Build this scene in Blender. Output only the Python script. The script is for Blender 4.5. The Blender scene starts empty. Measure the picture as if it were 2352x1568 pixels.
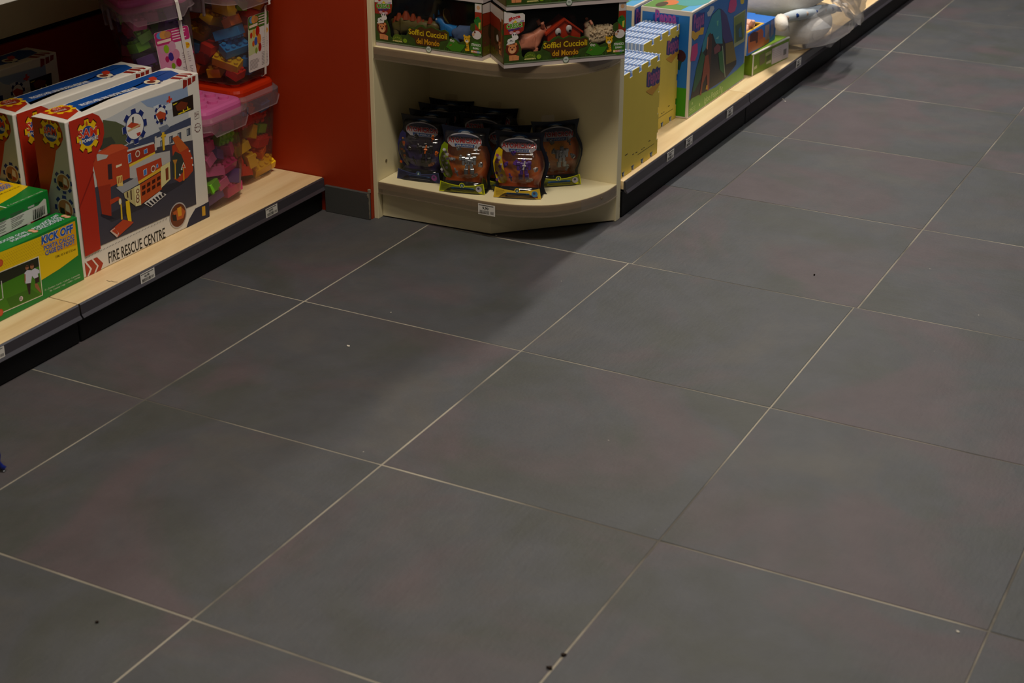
import bpy, bmesh, math, random
from mathutils import Vector, Matrix

random.seed(7)
scene = bpy.context.scene
col = scene.collection
PI = math.pi

# ------------------------------------------------------------------ camera
W, H, F = 2352, 1568, 3679.068
cam_d = bpy.data.cameras.new('camera')
cam_o = bpy.data.objects.new('camera', cam_d)
col.objects.link(cam_o)
CAM = Vector((1.53416191, -1.7416103, 1.57741006))
cam_o.location = CAM
cam_o.rotation_euler = (1.13262558, -0.00179104, 0.48781308)
cam_d.sensor_fit = 'HORIZONTAL'
cam_d.sensor_width = 36.0
cam_d.lens = F / W * 36.0
cam_d.clip_start = 0.05
cam_d.dof.use_dof = True
cam_d.dof.focus_distance = 4.25
cam_d.dof.aperture_fstop = 5.6
scene.camera = cam_o
CROT = cam_o.rotation_euler.to_matrix()

# ------------------------------------------------------------------ world, lights, exposure
world = bpy.data.worlds.new('shop_ambience')
scene.world = world
world.use_nodes = True
wb = world.node_tree.nodes['Background']
wb.inputs['Color'].default_value = (1.0, 0.86, 0.70, 1)
wb.inputs['Strength'].default_value = 0.045
vs = scene.view_settings
vs.view_transform = 'Standard'
vs.look = 'None'
vs.gamma = 1.0
vs.exposure = 0.0
vs.use_curve_mapping = False

def area_light(name, loc, sx, sy, power, colr, rz=0.0, spread=180, target=None):
    d = bpy.data.lights.new(name, 'AREA')
    d.shape = 'RECTANGLE'; d.size = sx; d.size_y = sy
    d.energy = power; d.color = colr
    d.spread = math.radians(spread)
    o = bpy.data.objects.new(name, d)
    o.location = loc
    o.rotation_euler = (0, 0, rz)
    if target:
        o.rotation_euler = (Vector(target) - Vector(loc)).to_track_quat('-Z', 'Y').to_euler()
    col.objects.link(o)
    return o

WARM = (1.0, 0.89, 0.74)
NEUT = (1.0, 0.93, 0.84)
COOL = (0.93, 0.95, 1.0)
# ceiling fixtures of the shop: fluorescent battens along the aisles, 3 m up
area_light('aisle_batten_near', (0.22, 0.78, 3.0), 1.2, 0.14, 54, WARM, 0.15)
area_light('aisle_batten_side', (0.5, -1.3, 3.0), 1.2, 0.14, 11, WARM, 0.15, spread=100)
area_light('aisle_batten_far', (-0.15, 4.4, 3.0), 0.14, 1.2, 92, NEUT, 0.0)
area_light('aisle_batten_deep', (1.2, 3.3, 3.0), 0.14, 1.2, 22, COOL, 0.0)

# ------------------------------------------------------------------ helpers
def ray(px, py):
    return CROT @ Vector(((px - W / 2) / F, -(py - H / 2) / F, -1.0))
def on_z(px, py, z):
    d = ray(px, py); return CAM + d * ((z - CAM.z) / d.z)
def on_x(px, py, x):
    d = ray(px, py); return CAM + d * ((x - CAM.x) / d.x)
def on_y(px, py, y):
    d = ray(px, py); return CAM + d * ((y - CAM.y) / d.y)

def lin(c):
    c = c / 255.0
    return c / 12.92 if c <= 0.04045 else ((c + 0.055) / 1.055) ** 2.4
def rgb(r, g=None, b=None):
    if g is None: r, g, b = r
    return (lin(r), lin(g), lin(b), 1.0)

MATS = {}
def mat(name, color, rough=0.5, spec=0.4, metal=0.0, noise=0.0, nscale=20.0, bump=0.0, bscale=200.0, coat=0.0):
    if name in MATS: return MATS[name]
    m = bpy.data.materials.new(name); m.use_nodes = True
    nt = m.node_tree; b = nt.nodes['Principled BSDF']
    b.inputs['Base Color'].default_value = rgb(color)
    b.inputs['Roughness'].default_value = rough
    b.inputs['Specular IOR Level'].default_value = spec
    b.inputs['Metallic'].default_value = metal
    if coat: b.inputs['Coat Weight'].default_value = coat; b.inputs['Coat Roughness'].default_value = 0.08
    tc = nt.nodes.new('ShaderNodeTexCoord')
    n = nt.nodes.new('ShaderNodeTexNoise'); n.inputs['Scale'].default_value = nscale; n.inputs['Detail'].default_value = 4
    nt.links.new(tc.outputs['Object'], n.inputs['Vector'])
    mx = nt.nodes.new('ShaderNodeMixRGB'); mx.blend_type = 'MULTIPLY'; mx.inputs[0].default_value = 1.0
    rp = nt.nodes.new('ShaderNodeValToRGB')
    k = max(noise, 0.02)
    rp.color_ramp.elements[0].position = 0.3; rp.color_ramp.elements[1].position = 0.7
    rp.color_ramp.elements[0].color = (1 - k, 1 - k, 1 - k, 1); rp.color_ramp.elements[1].color = (1, 1, 1, 1)
    nt.links.new(n.outputs['Fac'], rp.inputs['Fac'])
    mx.inputs[1].default_value = rgb(color)
    nt.links.new(rp.outputs['Color'], mx.inputs[2])
    nt.links.new(mx.outputs['Color'], b.inputs['Base Color'])
    if bump:
        n2 = nt.nodes.new('ShaderNodeTexNoise'); n2.inputs['Scale'].default_value = bscale
        nt.links.new(tc.outputs['Object'], n2.inputs['Vector'])
        bp = nt.nodes.new('ShaderNodeBump'); bp.inputs['Strength'].default_value = bump; bp.inputs['Distance'].default_value = 0.002
        nt.links.new(n2.outputs['Fac'], bp.inputs['Height']); nt.links.new(bp.outputs['Normal'], b.inputs['Normal'])
    MATS[name] = m
    return m

def clear_mat(name, tint=(255, 255, 255), haze=0.1, hazecol=(220, 215, 215), rough=0.05, gloss=0.5, ior=1.45):
    """thin clear plastic: straight transmission, a little milky haze, real Fresnel gloss"""
    if name in MATS: return MATS[name]
    m = bpy.data.materials.new(name); m.use_nodes = True
    nt = m.node_tree; nt.nodes.remove(nt.nodes['Principled BSDF'])
    out = nt.nodes['Material Output']
    tr = nt.nodes.new('ShaderNodeBsdfTransparent'); tr.inputs['Color'].default_value = rgb(tint)
    df = nt.nodes.new('ShaderNodeBsdfDiffuse'); df.inputs['Color'].default_value = rgb(hazecol)
    tl = nt.nodes.new('ShaderNodeBsdfTranslucent'); tl.inputs['Color'].default_value = rgb(hazecol)
    dm = nt.nodes.new('ShaderNodeMixShader'); dm.inputs[0].default_value = 0.5
    nt.links.new(df.outputs[0], dm.inputs[1]); nt.links.new(tl.outputs[0], dm.inputs[2])
    gl = nt.nodes.new('ShaderNodeBsdfGlossy'); gl.inputs['Roughness'].default_value = rough
    fr = nt.nodes.new('ShaderNodeFresnel'); fr.inputs['IOR'].default_value = ior
    m1 = nt.nodes.new('ShaderNodeMixShader')
    tc = nt.nodes.new('ShaderNodeTexCoord'); nz = nt.nodes.new('ShaderNodeTexNoise'); nz.inputs['Scale'].default_value = 25
    nt.links.new(tc.outputs['Object'], nz.inputs['Vector'])
    mr = nt.nodes.new('ShaderNodeMapRange'); mr.inputs['To Min'].default_value = haze * 0.8; mr.inputs['To Max'].default_value = haze * 1.2
    nt.links.new(nz.outputs['Fac'], mr.inputs['Value']); nt.links.new(mr.outputs[0], m1.inputs[0])
    nt.links.new(tr.outputs[0], m1.inputs[1]); nt.links.new(dm.outputs[0], m1.inputs[2])
    m2 = nt.nodes.new('ShaderNodeMixShader')
    ml = nt.nodes.new('ShaderNodeMath'); ml.operation = 'MULTIPLY'; ml.inputs[1].default_value = gloss
    nt.links.new(fr.outputs[0], ml.inputs[0]); nt.links.new(ml.outputs[0], m2.inputs[0])
    nt.links.new(m1.outputs[0], m2.inputs[1]); nt.links.new(gl.outputs[0], m2.inputs[2])
    nt.links.new(m2.outputs[0], out.inputs[0])
    MATS[name] = m
    return m

def print_mat():
    if 'printed_card' in MATS: return MATS['printed_card']
    m = bpy.data.materials.new('printed_card'); m.use_nodes = True
    nt = m.node_tree; b = nt.nodes['Principled BSDF']
    a = nt.nodes.new('ShaderNodeAttribute'); a.attribute_name = 'print_col'
    nt.links.new(a.outputs['Color'], b.inputs['Base Color'])
    b.inputs['Roughness'].default_value = 0.42
    b.inputs['Specular IOR Level'].default_value = 0.35
    MATS['printed_card'] = m
    return m

def link(name, me, m=None, parent=None, smooth=False, loc=None, rot=None):
    o = bpy.data.objects.new(name, me)
    col.objects.link(o)
    if m is not None:
        for x in (m if isinstance(m, (list, tuple)) else [m]): me.materials.append(x)
    if smooth:
        for p in me.polygons: p.use_smooth = True
    if parent: o.parent = parent
    if loc is not None: o.location = loc
    if rot is not None: o.rotation_euler = rot
    return o

def tag(o, label=None, cat=None, group=None, kind=None):
    if label: o['label'] = label
    if cat: o['category'] = cat
    if group: o['group'] = group
    if kind: o['kind'] = kind
    return o

def thing(name, label, cat, loc=(0, 0, 0), rz=0.0, group=None, rot=None):
    o = bpy.data.objects.new(name, None)
    o.empty_display_size = 0.05
    col.objects.link(o)
    o.location = loc
    o.rotation_euler = rot if rot else (0, 0, rz)
    return tag(o, label, cat, group)

def mtx(o):
    return Matrix.LocRotScale(o.location, o.rotation_euler, o.scale)

def copy_tree(o, parent=None):
    c = o.copy(); col.objects.link(c); c.parent = parent
    for ch in list(o.children): copy_tree(ch, c)
    return c

def pyd(name, verts, faces):
    me = bpy.data.meshes.new(name); me.from_pydata([tuple(v) for v in verts], [], faces); me.update(); return me

def fin(bm, name):
    me = bpy.data.meshes.new(name); bm.to_mesh(me); bm.free(); return me

def bm_box(bm, x0, x1, y0, y1, z0, z1, bev=0.0, seg=1):
    r = bmesh.ops.create_cube(bm, size=1.0)
    vs_ = r['verts']
    for v in vs_:
        v.co = Vector(((x0 + x1) / 2 + v.co.x * (x1 - x0), (y0 + y1) / 2 + v.co.y * (y1 - y0), (z0 + z1) / 2 + v.co.z * (z1 - z0)))
    if bev:
        es = list({e for v in vs_ for e in v.link_edges})
        bmesh.ops.bevel(bm, geom=es, offset=bev, segments=seg, affect='EDGES', profile=0.5)

def box(name, x0, x1, y0, y1, z0, z1, m, parent=None, bev=0.0, seg=1):
    bm = bmesh.new(); bm_box(bm, x0, x1, y0, y1, z0, z1, bev, seg)
    return link(name, fin(bm, name), m, parent)

def prism_me(name, pts, d0, d1, plane='xy', bev=0.0):
    """polygon pts extruded between d0 and d1 along the remaining axis"""
    bm = bmesh.new()
    def P(a, b, c):
        return {'xy': (a, b, c), 'xz': (a, c, b), 'yz': (c, a, b)}[plane]
    lo = [bm.verts.new(P(a, b, d0)) for a, b in pts]
    hi = [bm.verts.new(P(a, b, d1)) for a, b in pts]
    n = len(pts)
    bm.faces.new(lo); top = bm.faces.new(hi)
    for i in range(n): bm.faces.new((lo[i], lo[(i + 1) % n], hi[(i + 1) % n], hi[i]))
    bmesh.ops.recalc_face_normals(bm, faces=bm.faces)
    if bev:
        es = [e for e in bm.edges if all(len(f.verts) > 4 or True for f in e.link_faces) and any(len(f.verts) == n for f in e.link_faces)]
        bmesh.ops.bevel(bm, geom=es, offset=bev, segments=1, affect='EDGES')
    return fin(bm, name)

def tube_me(name, pts, r, sides=8, radii=None, cap=True):
    bm = bmesh.new(); rings = []
    pts = [Vector(p) for p in pts]
    for i, p in enumerate(pts):
        t = (pts[min(i + 1, len(pts) - 1)] - pts[max(i - 1, 0)]).normalized()
        a = t.orthogonal().normalized() if i == 0 else (rings_a - t * rings_a.dot(t)).normalized()
        rings_a = a
        b = t.cross(a)
        rr = radii[i] if radii else r
        rings.append([bm.verts.new(p + (a * math.cos(2 * PI * k / sides) + b * math.sin(2 * PI * k / sides)) * rr) for k in range(sides)])
    for i in range(len(rings) - 1):
        for k in range(sides):
            bm.faces.new((rings[i][k], rings[i][(k + 1) % sides], rings[i + 1][(k + 1) % sides], rings[i + 1][k]))
    if cap:
        bm.faces.new(rings[0][::-1]); bm.faces.new(rings[-1])
    return fin(bm, name)

_txt = {}
def text_geo(s, offset=0.0, shear=0.0):
    k = (s, offset, shear)
    if k in _txt: return _txt[k]
    cu = bpy.data.curves.new('lettering', 'FONT'); cu.body = s; cu.offset = offset; cu.shear = shear; cu.resolution_u = 2
    o = bpy.data.objects.new('lettering', cu)
    me = o.to_mesh()
    vs_ = [(v.co.x, v.co.y) for v in me.vertices]; fs = [tuple(p.vertices) for p in me.polygons]
    o.to_mesh_clear(); bpy.data.objects.remove(o); bpy.data.curves.remove(cu)
    x0 = min(v[0] for v in vs_); x1 = max(v[0] for v in vs_)
    cap = 0.729
    _txt[k] = ([((x - x0) / (x1 - x0), y / cap) for x, y in vs_], fs, (x1 - x0) / cap)
    return _txt[k]

class Pad:
    """flat print on one face of a thing; coordinates in metres on that face, or photo pixels cast onto it"""
    STEP = 0.00012
    def __init__(s, M, o, u, v, n, T=None):
        s.M, s.o, s.u, s.v, s.n = M, Vector(o), Vector(u), Vector(v), Vector(n)
        s.Mi = M.inverted() if M is not None else None
        s.T = T or (lambda x, y: (x, y))
        s.verts, s.faces, s.cols, s.boxes = [], [], [], []
        s.clip = None
    def P(s, x, y):
        px, py = s.T(x, y)
        c = s.Mi @ CAM; d = (s.Mi.to_3x3() @ ray(px, py))
        t = (s.o - c).dot(s.n) / d.dot(s.n)
        q = c + d * t - s.o
        return (q.dot(s.u), q.dot(s.v))
    def _layer(s, pts):
        x0 = min(p[0] for p in pts); x1 = max(p[0] for p in pts); y0 = min(p[1] for p in pts); y1 = max(p[1] for p in pts)
        L = 1
        for (a0, a1, b0, b1, l) in s.boxes:
            if x0 < a1 and a0 < x1 and y0 < b1 and b0 < y1 and l >= L: L = l + 1
        s.boxes.append((x0, x1, y0, y1, L))
        return L
    def _cut(s, pts):
        w, h = s.clip
        for ax, lim, sg in ((0, .0004, 1), (0, w - .0004, -1), (1, .0004, 1), (1, h - .0004, -1)):
            out = []
            for i in range(len(pts)):
                a, b = pts[i - 1], pts[i]
                ia, ib = sg * (a[ax] - lim) >= 0, sg * (b[ax] - lim) >= 0
                if ia != ib:
                    t = (lim - a[ax]) / (b[ax] - a[ax]); out.append((a[0] + (b[0] - a[0]) * t, a[1] + (b[1] - a[1]) * t))
                if ib: out.append(b)
            pts = out
            if len(pts) < 3: return []
        return pts
    def ab(s, pts, c, fs=None):
        if s.clip:
            if fs is None:
                pts = s._cut(list(pts))
                if len(pts) < 3: return
            else:
                ok = lambda q: 0 <= q[0] <= s.clip[0] and 0 <= q[1] <= s.clip[1]
                fs = [f for f in fs if all(ok(pts[i]) for i in f)]
                if not fs: return
        L = s._layer(pts); k = len(s.verts)
        off = s.n * (0.0002 + s.STEP * L)
        s.verts += [s.o + s.u * a + s.v * b + off for a, b in pts]
        if fs is None: fs = [tuple(range(len(pts)))]
        for f in fs: s.faces.append(tuple(i + k for i in f)); s.cols.append(rgb(c))
    def poly(s, pts, c): s.ab([s.P(*p) for p in pts], c)
    def disc(s, p, r, c, n=20, sx=1.0, px=True, rot=0):
        a, b = s.P(*p) if px else p
        s.ab([(a + r * sx * math.cos(2 * PI * k / n + rot), b + r * math.sin(2 * PI * k / n + rot)) for k in range(n)], c)
    def gear(s, p, r, c, teeth=8, px=True, depth=0.24, sx=1.0):
        a, b = s.P(*p) if px else p
        pts = []
        for k in range(teeth):
            for da, rr in ((-.34, 1 - depth), (-.23, 1), (.23, 1), (.34, 1 - depth)):
                t = 2 * PI * (k + da) / teeth + PI / 2
                pts.append((a + r * sx * rr * math.cos(t), b + r * rr * math.sin(t)))
        s.ab(pts, c)
    def text(s, t, p0, p1, h, c, px=True, bold=0.0, shear=0.0, outline=None, ow=0.05):
        """p0,p1: ends of the baseline, h: cap height in metres"""
        A = Vector(s.P(*p0) if px else p0); B = Vector(s.P(*p1) if px else p1)
        d = B - A; nrm = Vector((-d.y, d.x)).normalized()
        if outline is not None:
            vs_, fs, _ = text_geo(t, bold + ow, shear)
            s.ab([tuple(A + d * x + nrm * (h * y)) for x, y in vs_], outline, fs)
        vs_, fs, _ = text_geo(t, bold, shear)
        s.ab([tuple(A + d * x + nrm * (h * y)) for x, y in vs_], c, fs)
    def lines(s, x0, y0, x1, y1, n, c, fill=0.45, px=False, rnd=0.25):
        """rows of tiny illegible print as thin bars inside a rectangle (metres)"""
        for i in range(n):
            y = y1 - (y1 - y0) * (i + 0.5) / n; hh = (y1 - y0) / n * fill / 2
            e = x1 - (x1 - x0) * random.random() * rnd
            s.ab([(x0, y - hh), (e, y - hh), (e, y + hh), (x0, y + hh)], c)
    def build(s, name, parent, m=None, label=None):
        me = pyd(name, s.verts, s.faces)
        at = me.attributes.new('print_col', 'FLOAT_COLOR', 'FACE')
        for i, c in enumerate(s.cols): at.data[i].color = c
        # make every printed face look outwards
        nn = s.n
        flip = [p.index for p in me.polygons if p.normal.dot(nn) < 0]
        if flip:
            bm = bmesh.new(); bm.from_mesh(me); bm.faces.ensure_lookup_table()
            for i in flip: bm.faces[i].normal_flip()
            bm.to_mesh(me); bm.free()
        o = link(name, me, m or print_mat(), parent)
        if label: o['label'] = label
        return o

def zoom(x0, y0, sc):
    return lambda x, y: (x0 + x / sc, y0 + y / sc)

def front(M, w, h, T=None):
    p = Pad(M, (0, 0, 0), (1, 0, 0), (0, 0, 1), (0, -1, 0), T); p.clip = (w, h); return p
def leftside(M, d, h, T=None):
    p = Pad(M, (0, d, 0), (0, -1, 0), (0, 0, 1), (-1, 0, 0), T); p.clip = (d, h); return p
def topface(M, w, d, h, T=None):
    p = Pad(M, (0, 0, h), (1, 0, 0), (0, 1, 0), (0, 0, 1), T); p.clip = (w, d); return p

def carton_body(name, w, d, h, m, parent, bev=0.0025):
    return box(name, 0, w, 0, d, 0, h, m, parent, bev, 2)

# ------------------------------------------------------------------ surface materials
def tile_material():
    m = bpy.data.materials.new('slate_porcelain'); m.use_nodes = True
    nt = m.node_tree; b = nt.nodes['Principled BSDF']; L = nt.links
    tc = nt.nodes.new('ShaderNodeTexCoord'); oi = nt.nodes.new('ShaderNodeObjectInfo')
    cmb = nt.nodes.new('ShaderNodeCombineXYZ'); mul = nt.nodes.new('ShaderNodeMath'); mul.operation = 'MULTIPLY'; mul.inputs[1].default_value = 37.0
    L.new(oi.outputs['Random'], mul.inputs[0]); L.new(mul.outputs[0], cmb.inputs[0]); L.new(mul.outputs[0], cmb.inputs[1])
    add = nt.nodes.new('ShaderNodeVectorMath'); add.operation = 'ADD'
    L.new(tc.outputs['Object'], add.inputs[0]); L.new(cmb.outputs[0], add.inputs[1])
    def noise(sc, det, dist=0.0, rough=0.55):
        n = nt.nodes.new('ShaderNodeTexNoise'); n.inputs['Scale'].default_value = sc; n.inputs['Detail'].default_value = det
        n.inputs['Distortion'].default_value = dist; n.inputs['Roughness'].default_value = rough
        L.new(add.outputs[0], n.inputs['Vector']); return n
    def ramp(src, p0, c0, p1, c1):
        r = nt.nodes.new('ShaderNodeValToRGB'); e = r.color_ramp.elements
        e[0].position = p0; e[0].color = c0; e[1].position = p1; e[1].color = c1
        L.new(src, r.inputs['Fac']); return r
    n1 = noise(2.6, 6, 0.6); n2 = noise(2.0, 6, 0.9); n3 = noise(9, 8, 0.3, 0.65)
    base = ramp(n1.outputs['Fac'], 0.38, rgb(70, 72, 70), 0.66, rgb(81, 80, 79))
    base.color_ramp.elements.new(0.52).color = rgb(74, 76, 80)
    warm = nt.nodes.new('ShaderNodeMixRGB')
    f2 = ramp(n2.outputs['Fac'], 0.49, (0, 0, 0, 1), 0.62, (0.9, 0.9, 0.9, 1))
    L.new(f2.outputs['Color'], warm.inputs[0]); L.new(base.outputs['Color'], warm.inputs[1]); warm.inputs[2].default_value = rgb(84, 75, 79)
    mo = nt.nodes.new('ShaderNodeMixRGB'); mo.blend_type = 'MULTIPLY'; mo.inputs[0].default_value = 1.0
    f3 = ramp(n3.outputs['Fac'], 0.3, (0.86, 0.86, 0.86, 1), 0.7, (1.06, 1.06, 1.06, 1))
    L.new(warm.outputs['Color'], mo.inputs[1]); L.new(f3.outputs['Color'], mo.inputs[2])
    # tiny pale flecks of paper dust and dark scuffs
    vo = nt.nodes.new('ShaderNodeTexVoronoi'); vo.inputs['Scale'].default_value = 8.5; L.new(add.outputs[0], vo.inputs['Vector'])
    fl = ramp(vo.outputs['Distance'], 0.010, (1, 1, 1, 1), 0.016, (0, 0, 0, 1))
    fm = nt.nodes.new('ShaderNodeMixRGB'); L.new(fl.outputs['Color'], fm.inputs[0]); L.new(mo.outputs['Color'], fm.inputs[1]); fm.inputs[2].default_value = rgb(165, 160, 150)
    L.new(fm.outputs['Color'], b.inputs['Base Color'])
    b.inputs['Roughness'].default_value = 0.62; b.inputs['Specular IOR Level'].default_value = 0.34
    g = noise(140, 3); g2 = noise(14, 5)
    st = nt.nodes.new('ShaderNodeMapping'); st.inputs['Scale'].default_value = (16, 90, 16); st.inputs['Rotation'].default_value = (0, 0, 0.5)
    L.new(add.outputs[0], st.inputs['Vector'])
    g3 = nt.nodes.new('ShaderNodeTexNoise'); g3.inputs['Scale'].default_value = 1.0; g3.inputs['Detail'].default_value = 4; L.new(st.outputs[0], g3.inputs['Vector'])
    s1 = nt.nodes.new('ShaderNodeMath'); s1.operation = 'ADD'; L.new(g.outputs['Fac'], s1.inputs[0]); L.new(g2.outputs['Fac'], s1.inputs[1])
    s2 = nt.nodes.new('ShaderNodeMath'); s2.operation = 'ADD'; L.new(s1.outputs[0], s2.inputs[0]); L.new(g3.outputs['Fac'], s2.inputs[1])
    bp = nt.nodes.new('ShaderNodeBump'); bp.inputs['Strength'].default_value = 0.34; bp.inputs['Distance'].default_value = 0.0018
    L.new(s2.outputs[0], bp.inputs['Height']); L.new(bp.outputs['Normal'], b.inputs['Normal'])
    return m

def grout_material():
    m = bpy.data.materials.new('cement_grout'); m.use_nodes = True
    nt = m.node_tree; b = nt.nodes['Principled BSDF']
    tc = nt.nodes.new('ShaderNodeTexCoord'); n = nt.nodes.new('ShaderNodeTexNoise'); n.inputs['Scale'].default_value = 2.2; n.inputs['Detail'].default_value = 6
    nt.links.new(tc.outputs['Object'], n.inputs['Vector'])
    r = nt.nodes.new('ShaderNodeValToRGB'); e = r.color_ramp.elements
    e[0].position = 0.40; e[0].color = rgb(84, 80, 74); e[1].position = 0.58; e[1].color = rgb(160, 153, 138)
    nt.links.new(n.outputs['Fac'], r.inputs['Fac']); nt.links.new(r.outputs['Color'], b.inputs['Base Color'])
    b.inputs['Roughness'].default_value = 0.9
    return m

def wood_material(name, light, dark, axis=1):
    m = bpy.data.materials.new(name); m.use_nodes = True
    nt = m.node_tree; b = nt.nodes['Principled BSDF']
    tc = nt.nodes.new('ShaderNodeTexCoord'); mp = nt.nodes.new('ShaderNodeMapping')
    sc = [34, 34, 34]; sc[axis] = 2.2; mp.inputs['Scale'].default_value = sc
    n = nt.nodes.new('ShaderNodeTexNoise'); n.inputs['Scale'].default_value = 1.0; n.inputs['Detail'].default_value = 6; n.inputs['Distortion'].default_value = 0.4
    nt.links.new(tc.outputs['Object'], mp.inputs['Vector']); nt.links.new(mp.outputs[0], n.inputs['Vector'])
    r = nt.nodes.new('ShaderNodeValToRGB'); e = r.color_ramp.elements
    e[0].position = 0.32; e[0].color = rgb(dark); e[1].position = 0.66; e[1].color = rgb(light)
    nt.links.new(n.outputs['Fac'], r.inputs['Fac']); nt.links.new(r.outputs['Color'], b.inputs['Base Color'])
    b.inputs['Roughness'].default_value = 0.38; b.inputs['Specular IOR Level'].default_value = 0.4
    return m

TILE = tile_material(); GROUT = grout_material()
BEECH = wood_material('beech_laminate', (240, 214, 168), (222, 190, 140))
CREAM = mat('cream_laminate', (232, 220, 180), 0.42, 0.4, noise=0.05, nscale=6)
CREAMEDGE = mat('cream_edge_band', (208, 186, 150), 0.5, 0.3, noise=0.05, nscale=30)
RED = mat('red_wall_paint', (162, 46, 8), 0.5, 0.35, noise=0.08, nscale=3, bump=0.15, bscale=60)
BASEB = mat('slate_baseboard', (74, 74, 72), 0.5, 0.4, noise=0.12, nscale=8, bump=0.1)
BLACK = mat('black_plinth', (12, 12, 13), 0.55, 0.25, noise=0.1, nscale=15)
RAIL = mat('charcoal_price_rail', (62, 59, 66), 0.34, 0.5, noise=0.05, nscale=10)
STRIP = clear_mat('clear_price_strip', haze=0.30, hazecol=(176, 158, 138), rough=0.12, gloss=0.45)
WHITE = mat('white_card', (228, 224, 216), 0.45, 0.35, noise=0.02, nscale=40)
DARKGAP = mat('dark_slot', (14, 10, 8), 0.7, 0.2)
PLASTER = mat('chipped_plaster', (150, 138, 120), 0.9, 0.1, noise=0.2, nscale=60)
SCREW = mat('screw_cap', (120, 108, 82), 0.4, 0.5)

# ------------------------------------------------------------------ floor of single tiles
ZG = -0.0009
fl = pyd('floor', [(-3.2, -3.6, ZG), (4.2, -3.6, ZG), (4.2, 8.0, ZG), (-3.2, 8.0, ZG)], [(0, 1, 2, 3)])
floor = tag(link('floor', fl, GROUT), 'dark grey slate-look tiled shop floor with pale joints', None, kind='structure')
bm = bmesh.new(); g = 0.0019
bm_box(bm, -0.3 + g, 0.3 - g, -0.3 + g, 0.3 - g, -0.012, 0.0)
bmesh.ops.bevel(bm, geom=[e for e in bm.edges if all(v.co.z > -0.001 for v in e.verts)], offset=0.0008, segments=1, affect='EDGES')
tile_me = fin(bm, 'tile'); tile_me.materials.append(TILE)
for i in range(-5, 12):
    for j in range(-5, 7):
        x = (j + 0.5) * 0.6 + (0.010 if i >= 3 else 0.0); y = (i + 0.5) * 0.6
        if x < -1.2 and y > 0.9: continue
        if x < -0.9 and y > 1.8: continue
        t = bpy.data.objects.new('tile', tile_me); col.objects.link(t)
        t.location = (x + random.uniform(-.0006, .0006), y + random.uniform(-.0006, .0006), random.uniform(-.0004, .0002))
        t.rotation_euler = (0, 0, random.choice((0, PI / 2, PI, -PI / 2)))
        t.parent = floor

# ------------------------------------------------------------------ red pier with slate baseboard
XP, YP = -0.757, 1.755
pier = box('wall_back', -1.62, XP, YP, 2.08, 0.0, 2.6, RED)
tag(pier, 'orange-red painted pier between the two runs of shelving', None, kind='structure')
bb = box('baseboard_back', -0.905, XP - 0.001, YP - 0.009, YP, 0.0, 0.078, BASEB, None, 0.0015)
tag(bb, 'dark slate baseboard along the foot of the red pier', None, kind='structure')
# paint and plaster knocked off the corner above and beside the baseboard
for k, (x0, x1, z0, z1) in enumerate([(-.763, -.757, .078, .088), (-.766, -.757, .066, .079), (-.7600, -.757, .004, .066)]):
    pts = []
    for a in range(9): pts.append((x1, z0 + (z1 - z0) * a / 8))
    for a in range(9): pts.append((x0 + random.uniform(0, .6) * (x1 - x0), z1 - (z1 - z0) * a / 8))
    link('chipped_plaster', prism_me('chipped_plaster', pts, YP - 0.0096, YP - 0.0085 if k else YP - .0005, 'xz'), PLASTER, bb if k else pier)

# ------------------------------------------------------------------ shelving runs
def gondola(label, xf, depth, y0, y1, zt, group, back_h=1.7, shelf=True, lowmat=None):
    """low deck on a black plinth, price rail along its front, slatted back board; front faces +x"""
    t = thing('shelving_unit', label, 'shelving', (xf, y0, 0), 0, group)
    L = y1 - y0; g = 0.002; lowmat = lowmat or CREAM
    box('plinth', -depth, -0.006, g, L - g, 0.002, zt - 0.030, BLACK, t, 0.002)
    box('deck', -depth, -0.003, 0.0012, L - 0.0012, zt - 0.024, zt, BEECH, t, 0.0006)
    prof = [(-.003, zt - .001), (.0005, zt), (.003, zt - .003), (.0045, zt - .026), (.010, zt - .0335), (.0085, zt - .0355), (.0, zt - .031), (-.003, zt - .026)]
    link('price_rail', prism_me('price_rail', prof, 0.0025, L - 0.0025, 'xz'), RAIL, t)
    zb = zt + 0.402
    box('back_board', -depth - 0.018, -depth, g, L - g, zt - 0.03, zb, lowmat, t)
    box('back_board', -depth - 0.018, -depth, g, L - g, zb + 0.016, back_h, CREAM, t)
    box('slot_channel', -depth - 0.020, -depth - 0.010, g, L - g, zb, zb + 0.016, DARKGAP, t)
    if shelf:
        zs = zt + 0.672
        box('upper_shelf', -depth, -0.15, 0.001, L - 0.001, zs, zs + 0.022, CREAM, t, 0.001)
        box('shelf_edge', -0.15, -0.145, 0.004, L - 0.004, zs - 0.006, zs + 0.03, WHITE, t, 0.001)
    return t

XL, ZL = -0.912, 0.098
GL = 'left run of low shelving'
gondola('low beech shelving deck on black plinth carrying the green goal boxes', XL, 0.66, -0.245, 0.7575, ZL, GL, lowmat=RED)
gondola('low beech shelving deck on black plinth ending at the red pier', XL, 0.66, 0.7575, 1.7535, ZL, GL, lowmat=RED)
XR, ZR = -0.147, 0.107
GR = 'right run of low shelving'
gondola('low beech shelving deck carrying foam mats, against the cream corner unit', XR, 0.58, 2.092, 3.066, ZR, GR, shelf=False)
gondola('low beech shelving deck carrying the green flat box and the bagged white plush', XR, 0.58, 3.066, 4.080, ZR, GR, shelf=False)
gondola('low beech shelving deck carrying the purple box beyond the bagged plush', XR, 0.58, 4.080, 5.090, ZR, GR, shelf=False)

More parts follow.
